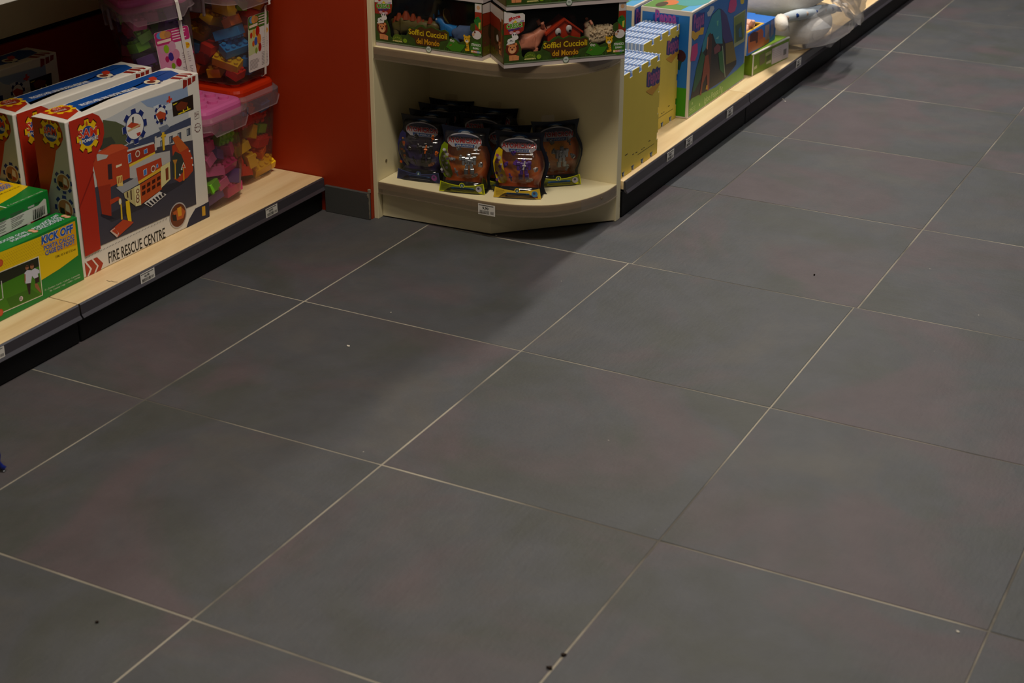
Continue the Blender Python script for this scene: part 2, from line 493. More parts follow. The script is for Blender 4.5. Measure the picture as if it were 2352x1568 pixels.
# ------------------------------------------------------------------ cream corner unit
unit = thing('corner_display_unit', 'cream laminate corner display unit with rounded shelves beside the red pier', 'display unit', (-0.743, 1.767, 0))
UX, UY = -0.743, 1.767
def U(x, y): return (x - UX, y - UY)
YB = 2.058
box('side_panel', -0.0135, 0.0, 0.0, YB + 0.03 - UY, 0.0, 1.9, CREAM, unit, 0.0008)
box('back_panel', -0.0135, -0.155 - UX, YB - UY, YB + 0.028 - UY, 0.0, 1.9, CREAM, unit, 0.0008)
def crom(P, n=6):
    out = []
    for i in range(len(P) - 1):
        p0 = Vector(P[max(i - 1, 0)]); p1 = Vector(P[i]); p2 = Vector(P[i + 1]); p3 = Vector(P[min(i + 2, len(P) - 1)])
        for k in range(n):
            t = k / n
            q = 0.5 * ((2 * p1) + (p2 - p0) * t + (2 * p0 - 5 * p1 + 4 * p2 - p3) * t * t + (3 * p1 - p0 - 3 * p2 + p3) * t ** 3)
            out.append((q.x, q.y))
    out.append(tuple(P[-1])); return out
curve = [(-.742, 1.772), (-.58, 1.772), (-.43, 1.7725), (-.36, 1.780), (-.300, 1.797), (-.237, 1.8345), (-.188, 1.902), (-.160, 1.985), (-.1565, YB)]
FRONT = crom(curve, 5)
def rounded_shelf(zt, th=0.020):
    pts = [U(x, y) for x, y in FRONT] + [U(-.742, YB)]
    sh = link('shelf', prism_me('shelf', pts, zt - th, zt, 'xy'), CREAM, unit)
    # edge band and the clear price strip that hangs a little below it
    def wall(name, off, th_, z0, z1, m):
        a = []; b = []
        for i, (x, y) in enumerate(FRONT):
            p = Vector(FRONT[max(i - 1, 0)]); q = Vector(FRONT[min(i + 1, len(FRONT) - 1)])
            d = (q - p).normalized(); n = Vector((d.y, -d.x))
            a.append(U(*(Vector((x, y)) + n * off))); b.append(U(*(Vector((x, y)) + n * (off + th_))))
        return link(name, prism_me(name, b + a[::-1], z0, z1, 'xy'), m, sh)
    wall('edge_band', 0.0002, 0.0008, zt - th, zt - 0.0005, CREAMEDGE)
    wall('price_strip', 0.0014, 0.0012, zt - th - 0.011, zt - 0.001, STRIP)
    wall('price_strip_lip', 0.0008, 0.0045, zt - th - 0.0135, zt - th - 0.011, STRIP)
    return sh
rounded_shelf(0.108); rounded_shelf(0.485); rounded_shelf(0.93)
# two-part plinth
pl = [(-.741, 1.788), (-.409, 1.806), (-.158, YB)]
for a, b_ in ((0, 1), (1, 2)):
    A, B = Vector(pl[a]), Vector(pl[b_]); d = (B - A).normalized(); n = Vector((-d.y, d.x)) * 0.016
    q = [U(*A), U(*B), U(*(B + n)), U(*(A + n))]
    link('plinth_panel', prism_me('plinth_panel', q, 0.004, 0.088, 'xy'), CREAM, unit)
for (x, y, z, nx) in [(-.7428, 1.815, .155, 1)]:
    me = tube_me('screw_cap', [(x - UX, y - UY, z), (x - UX + .0012, y - UY, z)], 0.0045, 12)
    link('screw_cap', me, SCREW, unit)
me = tube_me('screw_cap', [(-.163 - UX, 1.975 - UY, .094), (-.1585 - UX, 1.974 - UY, .094)], 0.003, 10)
link('screw_cap', me, SCREW, unit)

# ------------------------------------------------------------------ price tags in the rails
def price_tag(label, loc, rz, w=0.052, h=0.026, price='9,90', tilt=0.0, group='paper price tags in the shelf rails', top='TOY SHELF'):
    t = thing('price_tag', label, 'price tag', loc, rz, group)
    box('paper', -w / 2, w / 2, 0, 0.0006, 0, h, WHITE, t)
    p = Pad(None, (-w / 2, 0, 0), (1, 0, 0), (0, 0, 1), (0, -1, 0))
    p.ab([(w * .04, h * .86), (w * .9, h * .86), (w * .9, h * .92), (w * .04, h * .92)], (70, 66, 66))
    if price is None: p.ab([(w * .26, h * .52), (w * .62, h * .52), (w * .62, h * .74), (w * .26, h * .74)], (110, 106, 106))
    else: p.text(price, (w * .26, h * .52), (w * .62, h * .52), h * .24, (25, 24, 24), px=False, bold=0.02)
    x = w * .10
    while x < w * .66:
        b_ = w * random.choice((.010, .016, .026)); p.ab([(x, h * .1), (x + b_, h * .1), (x + b_, h * .42), (x, h * .42)], (30, 28, 28)); x += b_ + w * random.choice((.012, .02))
    p.lines(w * .72, h * .14, w * .94, h * .4, 3, (120, 116, 114))
    p.build('tag_print', t)
    if tilt: t.rotation_euler.x = tilt
    return t
TX = XL + 0.0062
for y, pr, lb in ((0.489, None, 'paper price tag in the rail below the green goal boxes'),
                  (0.992, '44,90', 'paper price tag reading 44,90 below the rescue set box'),
                  (1.499, '18,90', 'paper price tag in the rail below the brick tubs')):
    price_tag(lb, (TX, y, ZL - .0275), PI / 2, price=pr, h=.025)
TXR = XR + 0.0062
for y, lb in ((2.405, 'paper price tag below the front foam mat pack'), (2.548, 'paper price tag between the foam mats and the tent box'),
              (2.885, 'paper price tag below the blue tent box'), (3.55, 'paper price tag below the green flat box'), (4.155, 'paper price tag beside the clear plastic bag tip')):
    price_tag(lb, (TXR, y, ZR - .028), PI / 2, price=None, h=.026)
price_tag('paper price tag reading 9,90 on the rounded cream shelf edge', (-.402, 1.7722 - .0036, .0705), 0.02, w=.051, h=.030, price='9,90', group=None)

# ------------------------------------------------------------------ rescue set cartons (left deck)
SAMRED, SAMWHITE, NAVY, YEL = (178, 42, 22), (226, 222, 214), (26, 44, 112), (236, 190, 12)
def emblem(p, c, r, sx, s0, s1, q0, q1, hs, hq):
    p.gear(c, r * 1.08, (60, 16, 8), 8, sx=sx)
    p.gear(c, r, YEL, 8, sx=sx)
    p.disc(c, r * .60, (34, 66, 140), 24, sx=sx)
    a, b = p.P(*c); p.ab([(a - .004 * sx, b + r * .62), (a + .004 * sx, b + r * .62), (a + .003 * sx, b + r * .80), (a, b + r * .92), (a - .004 * sx, b + r * .78)], (190, 80, 20))
    p.text('SAM', s0, s1, hs, (205, 52, 24), bold=.03, outline=(240, 236, 230), ow=.022)
    p.text('Il POMPIERE', q0, q1, hq, (238, 238, 236), bold=.012, outline=NAVY, ow=.03)

def rescue_carton(label, loc, rz, group):
    t = thing('toy_carton', label, 'toy box', loc, rz, group)
    w, d, h = .477, .103, .384
    M = mtx(t)
    carton_body('carton', w, d, h, WHITE, t)
    Z = zoom(160, 140, 3.136)
    p = front(M, w, h, Z)
    # scene printed on the front
    p.poly([(232, 430), (300, 400), (420, 335), (510, 288), (848, 180), (856, 405), (880, 560), (560, 600), (300, 680), (170, 720), (222, 600), (240, 520)], (196, 200, 204))
    p.poly([(512, 292), (846, 185), (862, 330), (740, 300), (650, 345), (560, 330)], (142, 164, 200))
    p.poly([(600, 330), (640, 312), (690, 318), (720, 300), (765, 305), (790, 330), (700, 360), (620, 362)], (206, 214, 224))
    p.poly([(238, 424), (330, 436), (400, 470), (420, 520), (410, 600), (300, 640), (226, 620), (243, 540)], (84, 90, 62))
    p.poly([(226, 560), (300, 545), (330, 590), (260, 640), (215, 640)], (62, 68, 56))
    p.poly([(330, 640), (560, 545), (870, 405), (874, 490), (620, 590), (430, 670)], (66, 76, 104))
    p.poly([(640, 480), (700, 455), (720, 480), (660, 520)], (120, 130, 150))
    p.poly([(610, 560), (876, 460), (886, 620), (700, 660), (620, 640)], (206, 204, 198))
    for (x, y) in ((715, 545), (775, 520), (840, 490), (650, 575)):
        p.poly([(x, y), (x + 26, y - 10), (x + 28, y + 42), (x + 2, y + 52)], (70, 76, 92))
        p.poly([(x + 4, y + 6), (x + 12, y + 3), (x + 13, y + 40), (x + 5, y + 43)], (150, 156, 166))
    p.poly([(170, 730), (330, 690), (720, 600), (884, 570), (896, 760), (910, 1030), (722, 1108), (216, 1332), (200, 1150), (180, 960)], (66, 64, 76))
    p.poly([(160, 755), (178, 760), (196, 905), (180, 910)], (196, 196, 190))
    p.poly([(240, 1120), (700, 890), (840, 850), (800, 890), (520, 1060), (300, 1160)], (52, 50, 58))
    # toy fire station: tower, wings, doors, arched ramp
    R1, R2, R3 = (186, 66, 34), (160, 50, 26), (204, 84, 46)
    p.poly([(735, 612), (790, 572), (850, 620), (886, 705), (886, 790), (845, 840), (790, 872), (752, 852)], R1)
    p.poly([(757, 650), (800, 672), (826, 740), (812, 800), (772, 850), (742, 832), (732, 700)], (56, 62, 58))
    p.poly([(735, 555), (775, 535), (850, 625), (790, 660)], (196, 96, 40))
    for (x, y) in ((856, 640), (872, 690), (880, 740), (800, 770), (786, 810)): p.poly([(x, y), (x + 10, y + 4), (x + 8, y + 16), (x - 2, y + 12)], (226, 222, 214))
    p.poly([(165, 745), (190, 662), (300, 600), (418, 622), (432, 838), (296, 905), (205, 925)], R1)
    p.poly([(190, 662), (252, 640), (300, 600), (372, 598), (418, 622), (300, 668), (200, 718)], R3)
    p.poly([(188, 668), (276, 676), (262, 700), (196, 720)], (190, 190, 186))
    p.poly([(270, 745), (300, 738), (306, 848), (276, 854)], (58, 40, 44))
    p.poly([(330, 752), (372, 738), (372, 752), (332, 770)], (232, 222, 190))
    p.poly([(202, 905), (292, 885), (298, 1116), (230, 1102)], R2)
    p.poly([(222, 1100), (298, 1118), (322, 1132), (272, 1140), (224, 1116)], (40, 36, 48))
    p.poly([(285, 1000), (345, 975), (368, 990), (290, 1035)], R1)
    p.poly([(410, 652), (606, 588), (612, 652), (424, 748)], R2)
    p.poly([(410, 640), (600, 582), (606, 594), (412, 654)], (208, 206, 202))
    p.poly([(424, 745), (612, 652), (613, 668), (428, 766)], (232, 196, 60))
    p.poly([(428, 764), (613, 666), (718, 645), (722, 722), (484, 850), (430, 842)], (188, 184, 182))
    p.poly([(330, 912), (486, 832), (500, 882), (378, 952)], (164, 164, 168))
    p.poly([(474, 772), (655, 695), (662, 762), (490, 872)], R1)
    p.poly([(490, 866), (661, 760), (661, 784), (494, 886)], (230, 180, 50))
    p.poly([(500, 890), (648, 798), (660, 922), (510, 1032)], (190, 82, 32))
    for a in range(4):
        for b_ in range(2):
            x = 516 + a * 36; y = 902 - a * 21.5 + b_ * 42
            p.poly([(x, y), (x + 24, y - 14), (x + 25, y + 12), (x + 1, y + 27)], (70, 26, 14))
    p.poly([(458, 910), (500, 890), (511, 1036), (470, 1046)], (226, 214, 150))
    p.poly([(384, 950), (458, 912), (468, 1042), (392, 985)], (196, 182, 124))
    p.poly([(404, 945), (414, 940), (418, 985), (408, 982)], (90, 70, 50)); p.poly([(430, 932), (440, 927), (444, 1000), (434, 996)], (90, 70, 50))
    for y in (935, 975, 1002): p.disc((485, y), .006, (120, 60, 40), 12); p.disc((485, y), .0035, (226, 214, 170), 12)
    p.poly([(650, 762), (716, 724), (721, 850), (655, 914)], (226, 214, 150))
    p.poly([(684, 775), (705, 762), (708, 848), (688, 862)], (128, 60, 30))
    p.poly([(610, 545), (622, 540), (624, 640), (612, 646)], (206, 200, 188))
    p.poly([(660, 515), (678, 510), (682, 640), (668, 645)], (226, 184, 40))
    p.poly([(655, 535), (690, 525), (690, 540), (655, 550)], (226, 184, 40))
    for q in ([(414, 672), (436, 661), (442, 724), (419, 738)], [(530, 641), (555, 628), (558, 660), (533, 671)], [(525, 786), (550, 770), (553, 815), (529, 828)], [(618, 746), (632, 738), (635, 764), (620, 771)]):
        p.poly(q, (226, 226, 226))
        cx = sum(a for a, _ in q) / 4; cy = sum(b_ for _, b_ in q) / 4
        p.poly([(cx + (a - cx) * .8, cy + (b_ - cy) * .88) for a, b_ in q], (70, 120, 190))
    for c in ((597, 775), (486, 667)): p.disc(c, .0085, (226, 216, 196), 14); p.disc(c, .006, (150, 60, 40), 14)
    p.poly([(333, 832), (374, 820), (380, 898), (340, 902)], (232, 200, 110))
    for a in range(3): p.poly([(342 + a * 12, 838 - a * 3), (347 + a * 12, 836 - a * 3), (350 + a * 12, 880 - a * 4), (345 + a * 12, 882 - a * 4)], R2)
    p.poly([(530, 1024), (642, 938), (692, 960), (580, 1052)], (226, 222, 216))
    for a in range(6): p.poly([(545 + a * 22, 1022 - a * 14), (556 + a * 22, 1015 - a * 14), (588 + a * 18, 1040 - a * 15), (576 + a * 18, 1048 - a * 15)], (40, 36, 46))
    p.poly([(752, 715), (760, 712), (762, 848), (754, 850)], (214, 166, 40)); p.poly([(738, 712), (772, 708), (762, 742), (750, 744)], (190, 130, 50))
    p.poly([(812, 765), (820, 762), (824, 858), (814, 862)], (230, 140, 30)); p.poly([(800, 770), (816, 725), (832, 770)], (226, 214, 190)); p.poly([(806, 766), (816, 738), (826, 766)], (200, 70, 40))
    p.poly([(363, 1030), (372, 1030), (379, 1140), (369, 1142)], (226, 190, 40)); p.disc((360, 1012), .0085, (232, 206, 120), 14, sx=.6); p.disc((360, 1012), .006, (226, 222, 210), 14, sx=.6)
    p.poly([(398, 1010), (424, 1000), (442, 1165), (422, 1184), (404, 1100)], (236, 196, 20))
    p.poly([(284, 1224), (380, 1140), (456, 1158), (436, 1180), (336, 1270)], (190, 70, 36))
    p.poly([(284, 1224), (318, 1200), (350, 1240), (336, 1270)], (222, 190, 176)); p.poly([(296, 1222), (322, 1204), (344, 1236), (338, 1250)], (190, 70, 36))
    # left red column with emblem
    p.poly([(-14, 440), (-10, 415), (75, 375), (150, 370), (205, 394), (236, 450), (242, 520), (226, 600), (190, 668), (166, 725), (160, 790), (180, 960), (200, 1150), (218, 1350), (106, 1408), (60, 1000)], SAMRED)
    p.poly([(62, 1050), (160, 790), (168, 800), (64, 1065)], (140, 28, 18))
    # hazard strip, title, chevron, corner patch
    for a in range(28):
        x = 112 + a * 21.2; y = 1424 - a * 10.4
        p.poly([(x, y), (x + 10, y - 12), (x + 18, y - 15), (x + 8, y - 4)], (150, 146, 140))
    p.text('FIRE RESCUE CENTRE', (283, 1456), (690, 1272), .0285, (24, 22, 22), bold=.012)
    p.poly([(107, 1452), (196, 1412), (241, 1455), (216, 1524), (122, 1560), (112, 1500)], (172, 56, 34))
    p.poly([(108, 1450), (120, 1446), (160, 1496), (135, 1556), (124, 1558), (146, 1498)], (228, 222, 214))
    p.poly([(158, 1430), (168, 1425), (208, 1474), (184, 1532), (174, 1536), (196, 1476)], (228, 222, 214))
    p.poly([(905, 1062), (950, 1040), (1003, 1010), (1010, 1158), (826, 1244), (860, 1140)], (30, 36, 66))
    p.poly([(952, 1050), (975, 1042), (978, 1110), (954, 1116)], (206, 160, 40))
    p.disc((779, 1110), .0335, (186, 180, 178), 28); p.disc((779, 1110), .030, (108, 54, 30), 28)
    p.poly([(740, 1090), (800, 1050), (830, 1080), (815, 1130), (765, 1150)], (190, 92, 40)); p.poly([(770, 1060), (800, 1045), (805, 1110), (780, 1120)], (226, 160, 40)); p.poly([(735, 1110), (765, 1105), (770, 1150), (742, 1150)], (40, 32, 34))
    # gears with product details, warning marks
    for c, r in (((466, 470), .0440), ((655, 385), .0255)):
        p.gear(c, r * 1.03, (222, 222, 220), 8); p.gear(c, r, NAVY, 8); p.disc(c, r * .70, (228, 226, 220), 26)
    p.poly([(410, 470), (440, 440), (490, 450), (505, 470), (455, 490)], (190, 70, 40)); p.poly([(412, 500), (505, 450), (508, 460), (418, 512)], (206, 180, 130)); p.poly([(476, 520), (505, 508), (508, 530), (486, 542)], (180, 60, 50)); p.poly([(445, 405), (458, 400), (456, 445), (448, 448)], (40, 34, 40))
    p.poly([(618, 385), (648, 360), (690, 375), (685, 420), (640, 425)], (186, 72, 38)); p.poly([(640, 420), (672, 412), (670, 440), (645, 440)], (40, 34, 40))
    p.poly([(710, 256), (722, 250), (725, 300), (713, 306)], (204, 58, 34)); p.poly([(696, 285), (735, 264), (736, 280), (698, 300)], (204, 58, 34))
    p.poly([(735, 300), (886, 240), (892, 346), (745, 402)], (36, 26, 22))
    p.poly([(760, 325), (800, 290), (850, 300), (835, 345), (775, 360)], (112, 48, 24))
    p.poly([(778, 380), (868, 338), (868, 346), (780, 388)], (220, 200, 30)); p.poly([(812, 352), (820, 348), (826, 372), (818, 376)], (220, 200, 30)); p.poly([(842, 330), (850, 326), (856, 352), (848, 356)], (220, 200, 30)); p.poly([(742, 312), (775, 298), (770, 306), (744, 320)], (220, 200, 30))
    p.disc((915, 391), .0125, (120, 90, 86), 4, rot=PI / 4); p.disc((915, 391), .0112, (222, 218, 210), 4, rot=PI / 4); p.text('3+', (903, 402), (930, 392), .009, (110, 70, 66), bold=.02)
    p.gear((921, 480), .0125, (120, 84, 82), 10, depth=.15); p.disc((921, 480), .0098, (222, 218, 210), 20); p.text('METAL', (905, 486), (938, 474), .004, (120, 84, 82), bold=.02)
    # corner chevrons
    Z4 = zoom(180, 0, 4.704); p.T = Z4
    for q in ([(1128, 862), (1172, 862), (1170, 930), (1128, 962)], [(1180, 850), (1216, 838), (1222, 902), (1180, 926)], [(1230, 826), (1265, 816), (1262, 870), (1228, 893)]): p.poly(q, (142, 36, 26))
    p.T = zoom(0, 280, 6.533)
    emblem(p, (1305, 205), .0395, .95, (1160, 250), (1440, 186), (1178, 333), (1456, 243), .0200, .0082)
    p.build('front_print', t)
    # top
    p = topface(M, w, d, h)
    p.poly([(150, 240), (180, 229.5), (365, 163), (393, 162), (411, 169), (386, 182), (316, 205), (180, 253), (188, 257), (176, 249), (162, 244)], (16, 74, 152))
    p.poly([(90, 258.5), (128, 246), (152, 242), (172, 248), (180, 256), (155, 275)], (176, 44, 18))
    p.text('PRONTO PER UNA NUOVA MISSIONE!', (190, 243.5), (318, 203), .0165, (225, 228, 232), bold=.03)
    p.gear((349, 188), .027, (14, 40, 104), 8); p.disc((349, 188), .020, (226, 216, 190), 20); p.disc((347, 188.5), .011, (120, 52, 36), 12)
    p.poly([(340, 180), (352, 176), (361, 180), (358, 185), (346, 186)], (196, 58, 36))
    p.gear((139, 252), .034, YEL, 8, sx=1.1); p.disc((139, 252), .021, (150, 40, 26), 20, sx=1.2); p.text('SAM', (123, 254), (150, 249), .016, (206, 60, 30), bold=.03, outline=(236, 214, 180), ow=.05); p.text('Il POMPIERE', (127, 259), (154, 252), .007, (236, 236, 230))
    p.T = Z4
    for q in ([(985, 853), (1020, 833), (1132, 842), (1172, 861), (1128, 860)], [(1040, 822), (1076, 806), (1168, 814), (1215, 836), (1182, 849), (1150, 830)], [(1088, 797), (1210, 794), (1264, 815), (1230, 825), (1205, 810)]): p.poly(q, (142, 36, 26))
    p.build('top_print', t)
    # near side
    p = leftside(M, d, h)
    p.ab([(.002, .002), (d - .002, .002), (d - .002, h - .002), (.002, h - .002)], (176, 178, 166))
    q = [p.P(*x) for x in ((121, 269), (134, 281), (143, 303), (145, 319), (139, 335), (129, 346), (126, 370), (119, 412), (113, 440), (104, 500))]
    p.ab([(.002, h - .002)] + q + [(.002, .06)], (176, 62, 18))
    p.T = zoom(0, 280, 6.533)
    emblem(p, (760, 165), .0345, .95, (665, 160), (848, 200), (668, 212), (862, 258), .0165, .0068)
    for c, r in (((952, 905), .029), ((985, 1300), .033)):
        p.gear(c, r, NAVY, 8); p.disc(c, r * .74, (206, 200, 184), 24); p.disc(c, r * .66, (158, 106, 62), 20)
        a, b_ = p.P(*c); p.ab([(a - r * .5, b_ - r * .4), (a - r * .05, b_ - r * .45), (a - r * .1, b_), (a - r * .5, b_ + r * .05)], (40, 22, 20)); p.ab([(a, b_ - r * .1), (a + r * .45, b_ - r * .3), (a + r * .4, b_ + r * .3), (a + r * .1, b_ + r * .45)], (206, 196, 176)); p.ab([(a + r * .02, b_ - r * .5), (a + r * .42, b_ - r * .42), (a + r * .35, b_ - r * .2), (a + r * .05, b_ - r * .2)], (140, 50, 30))
    p.build('side_print', t)
    return t

GS = 'white and red rescue set cartons'
sam = rescue_carton('white and red rescue set carton standing foremost, beside the green goal boxes', (-1.0037, .8787, ZL + .0004), math.radians(89.3), GS)
sam2 = copy_tree(sam); sam2.location = (-1.150, .866, ZL + .0004); sam2['label'] = 'white and red rescue set carton standing behind the foremost one'
sam2.rotation_euler.z = math.radians(88.2)
sam3 = copy_tree(sam); sam3.location = (-1.449, .862, ZL + .0004); sam3.rotation_euler.z = math.radians(90); sam3['label'] = 'white and red rescue set carton in the shade against the back board'

# ------------------------------------------------------------------ goal cartons
KG = mat('goal_green_card', (16, 128, 48), 0.4, 0.4, noise=0.03)
def kids(p, pts):
    for q, c in pts: p.poly(q, c)
def goal_carton(label, loc, rz, group):
    t = thing('goal_carton', label, 'toy box', loc, rz, group)
    w, d, h = .50, .064, .158
    M = mtx(t); carton_body('carton', w, d, h, KG, t, .0015)
    p = front(M, w, h, zoom(0, 380, 4.355))
    p.poly([(-560, 1105), (0, 868), (390, 715), (748, 553), (782, 895), (600, 1030), (415, 1145), (300, 1200), (-560, 1560)], (232, 196, 8))
    p.poly([(470, 690), (748, 553), (770, 790), (560, 870), (400, 800)], (228, 164, 14))
    A = [p.P(x, y) for x, y in ((20, 900), (740, 580), (750, 880), (415, 1050))]
    for a in range(34):
        for b_ in range(11):
            x = 10 + a * 21 + (b_ % 2) * 10; y = 905 - a * 9.4 + b_ * 17
            if x > 745 or (x < 385 and y > 1035 - x * .36): continue
            if y > 1105 - (x - 415) * .62 and x >= 385: continue
            p.disc((x, y), .0011, (190, 146, 8), 5)
    p.poly([(-560, 1300), (0, 1062), (385, 905), (428, 1297), (0, 1484), (-560, 1740)], (226, 224, 206))
    p.poly([(-560, 1310), (0, 1070), (379, 917), (389, 1005), (0, 1190), (-560, 1440)], (34, 40, 26))
    p.poly([(-560, 1440), (0, 1190), (389, 1005), (420, 1292), (0, 1474), (-560, 1730)], (66, 128, 22))
    p.poly([(60, 1330), (300, 1230), (400, 1290), (100, 1420)], (56, 110, 20))
    # two players and a ball
    for q, c in (([(262, 1180), (304, 1172), (300, 1285), (284, 1290)], (44, 28, 26)), ([(345, 1120), (388, 1100), (392, 1160), (352, 1180)], (44, 26, 28)), ([(342, 1180), (372, 1178), (412, 1265), (402, 1272), (350, 1220)], (150, 96, 66)),
                 ([(240, 1075), (268, 1045), (305, 1045), (320, 1080), (306, 1172), (252, 1180), (246, 1120)], (204, 206, 222)), ([(306, 1050), (345, 1025), (388, 1045), (392, 1075), (372, 1080), (380, 1112), (338, 1130), (316, 1100)], (204, 206, 222)),
                 ([(240, 1085), (252, 1082), (254, 1150), (242, 1178)], (158, 104, 72))):
        p.poly(q, c)
    p.disc((268, 1020), .0055, (158, 104, 72), 12); p.disc((316, 1008), .0060, (158, 104, 72), 12)
    p.poly([(252, 1005), (282, 996), (286, 1012), (256, 1018)], (70, 46, 34)); p.poly([(298, 985), (328, 976), (334, 998), (304, 1002)], (70, 46, 34))
    p.disc((208, 1330), .0058, (226, 206, 208), 14); p.disc((206, 1322), .0018, (40, 34, 36), 6); p.disc((214, 1336), .0016, (40, 34, 36), 6); p.disc((198, 1338), .0016, (40, 34, 36), 6)
    p.poly([(6, 1155), (13, 1152), (32, 1325), (24, 1330)], (214, 214, 210)); p.poly([(-120, 1385), (20, 1330), (22, 1338), (-120, 1392)], (214, 214, 210))
    for y in (975, 1470): p.disc((2, y), .0085, (190, 66, 26), 16); p.disc((2, y), .0065, (206, 90, 50), 16)
    p.text('KICK OFF', (413, 788), (733, 656), .0185, (30, 82, 172), bold=.045, shear=.12, outline=(214, 220, 228), ow=.035)
    p.text('PORTA CALCIO', (440, 848), (742, 722), .0105, (52, 78, 168), bold=.025, outline=(214, 210, 190), ow=.03)
    p.text('CAGE DE FOOT', (452, 899), (748, 773), .0110, (52, 78, 168), bold=.025, outline=(214, 210, 190), ow=.03)
    p.text('DIM.: 93 X 60 X 50 cm', (556, 927), (756, 845), .0058, (60, 50, 14), bold=.015)
    p.text('IT - Contiene: 1 porta - 1 pallone - 1 pompetta', (450, 1254), (796, 1095), .0042, (214, 226, 206))
    p.text('FR - Contient: 1 cage - 1 ballon - 1 pompe', (500, 1264), (802, 1118), .0042, (214, 226, 206))
    p.build('front_print', t)
    p = topface(M, w, d, h, zoom(0, 380, 4.355))
    for s_, a, b_ in (('SOCCER GOAL', (5, 782), (282, 664)), ('PORTERIA', (128, 765), (318, 682)), ('PORTA CALCIO', (345, 640), (618, 522)), ('CAGE DE FOOT', (388, 648), (652, 535)), ('KICK OFF', (440, 590), (600, 498))):
        p.text(s_, a, b_, .011, (214, 226, 228), bold=.02, outline=(30, 90, 140), ow=.03)
    for c in ((312, 651), (350, 660), (640, 506), (676, 517)): p.disc(c, .0075, (214, 140, 100), 12); p.disc(c, .005, (224, 180, 150), 10)
    p.build('top_print', t)
    return t
GK = 'green and yellow goal cartons'
kick = goal_carton('green and yellow football goal carton standing upright at the deck front', (-.9985, .376, ZL + .0004), math.radians(90), GK)
# second one lies flat on top of it, the illustrated face upwards, narrow side with the barcode label to the front
kick2 = thing('goal_carton', 'green and yellow football goal carton lying flat with a barcode label', 'toy box', (-1.0555, .365, .2568), math.radians(91.5), GK)
M2 = mtx(kick2)
carton_body('carton', .50, .168, .058, KG, kick2, .0015)
p = front(M2, .5, .058, zoom(0, 380, 4.355))
p.poly([(-560, 960), (-560, 800), (0, 572), (380, 398), (440, 330), (458, 336), (474, 492), (462, 512), (0, 738), (-560, 975)], (206, 206, 200))
for k in range(26):
    x = 325 + k * 4.6
    if k % 4 != 3: p.poly([(x, 446 - k * 2.0), (x + random.choice((1.6, 2.6, 3.6)), 445.5 - k * 2.0), (x + 8, 548 - k * 2.6), (x + 4, 548 - k * 2.6)], (46, 44, 44))
for k in range(9):
    y = 490 + k * 17
    if y < 660: p.poly([(100 + k * 2, y), (240 - (k % 3) * 12, y - 58), (240 - (k % 3) * 12, y - 52), (100 + k * 2, y + 6)], (80, 78, 78))
    p.poly([(-90, y + 90), (60 - (k % 2) * 14, y + 26), (60 - (k % 2) * 14, y + 32), (-90, y + 96)], (80, 78, 78))
p.text('KICK OFF', (345, 392), (400, 372), .0035, (50, 48, 48), bold=.02); p.poly([(277, 415), (340, 388), (342, 408), (280, 432)], (176, 176, 172))
p.build('label_print', kick2)
p = topface(M2, .5, .168, .058, zoom(0, 380, 4.355))
p.poly([(-300, 75), (0, 150), (272, 205), (276, 215), (150, 300), (0, 385), (-300, 520)], (232, 196, 8))
p.poly([(-300, 80), (0, 155), (120, 185), (60, 230), (0, 255), (-300, 380)], (228, 164, 14))
p.text('KICK OFF', (-110, 255), (35, 175), .022, (30, 82, 172), bold=.045, outline=(214, 220, 228), ow=.035)
p.text('PORTA CALCIO', (-120, 285), (105, 190), .013, (52, 78, 168), bold=.025, outline=(214, 210, 190), ow=.03)
p.text('CAGE DE FOOT', (-110, 312), (138, 205), .013, (52, 78, 168), bold=.025, outline=(214, 210, 190), ow=.03)
p.text('DIM.: 93 X 60 X 50 cm', (0, 298), (200, 212), .0062, (60, 50, 14), bold=.015)
p.text('IT - Contiene: 1 porta - 1 pallone - 1 pompetta', (88, 405), (432, 258), .0062, (214, 226, 206))
p.text('FR - Contient: 1 cage - 1 ballon - 1 pompe', (155, 398), (452, 268), .0062, (214, 226, 206))
p.poly([(-200, 520), (0, 405), (92, 428), (0, 470), (-200, 560)], (226, 224, 206)); p.poly([(-200, 530), (0, 414), (74, 430), (0, 462), (-200, 550)], (70, 120, 30))
p.build('top_print', kick2)
kick4 = copy_tree(kick); kick4.location = (-1.250, .318, ZL + .0004); kick4['label'] = 'green and yellow football goal carton standing behind, at the bottom of its pair'
kick3 = copy_tree(kick); kick3.location = (-1.254, .312, ZL + .1590); kick3['label'] = 'green and yellow football goal carton standing behind the flat one, on another'

# ------------------------------------------------------------------ brick tubs
TUB = clear_mat('milky_clear_tub', (252, 246, 242), haze=0.09, hazecol=(226, 216, 212), rough=0.14, gloss=0.6)
SKIRT = clear_mat('clear_lid_skirt', (244, 232, 236), haze=0.30, hazecol=(214, 194, 202), rough=0.10, gloss=1.0)
STRAP = mat('white_strap', (222, 216, 208), 0.5, 0.3)
PLAS = {}
for nm, c in dict(pink=(234, 110, 170), hotpink=(220, 50, 130), green=(128, 214, 48), purple=(112, 76, 168), red=(224, 48, 30), orange=(240, 118, 24), yellow=(244, 198, 20), blue=(50, 150, 226)).items():
    PLAS[nm] = mat('plastic_' + nm, c, 0.32, 0.5, noise=0.03)
def lid_mat(name, c):
    m = mat(name, c, .3, .5); nt = m.node_tree; b = nt.nodes['Principled BSDF']; out = nt.nodes['Material Output']
    tl = nt.nodes.new('ShaderNodeBsdfTranslucent'); tl.inputs['Color'].default_value = rgb(c); mx = nt.nodes.new('ShaderNodeMixShader'); mx.inputs[0].default_value = .45
    nt.links.new(b.outputs[0], mx.inputs[1]); nt.links.new(tl.outputs[0], mx.inputs[2]); nt.links.new(mx.outputs[0], out.inputs[0]); return m
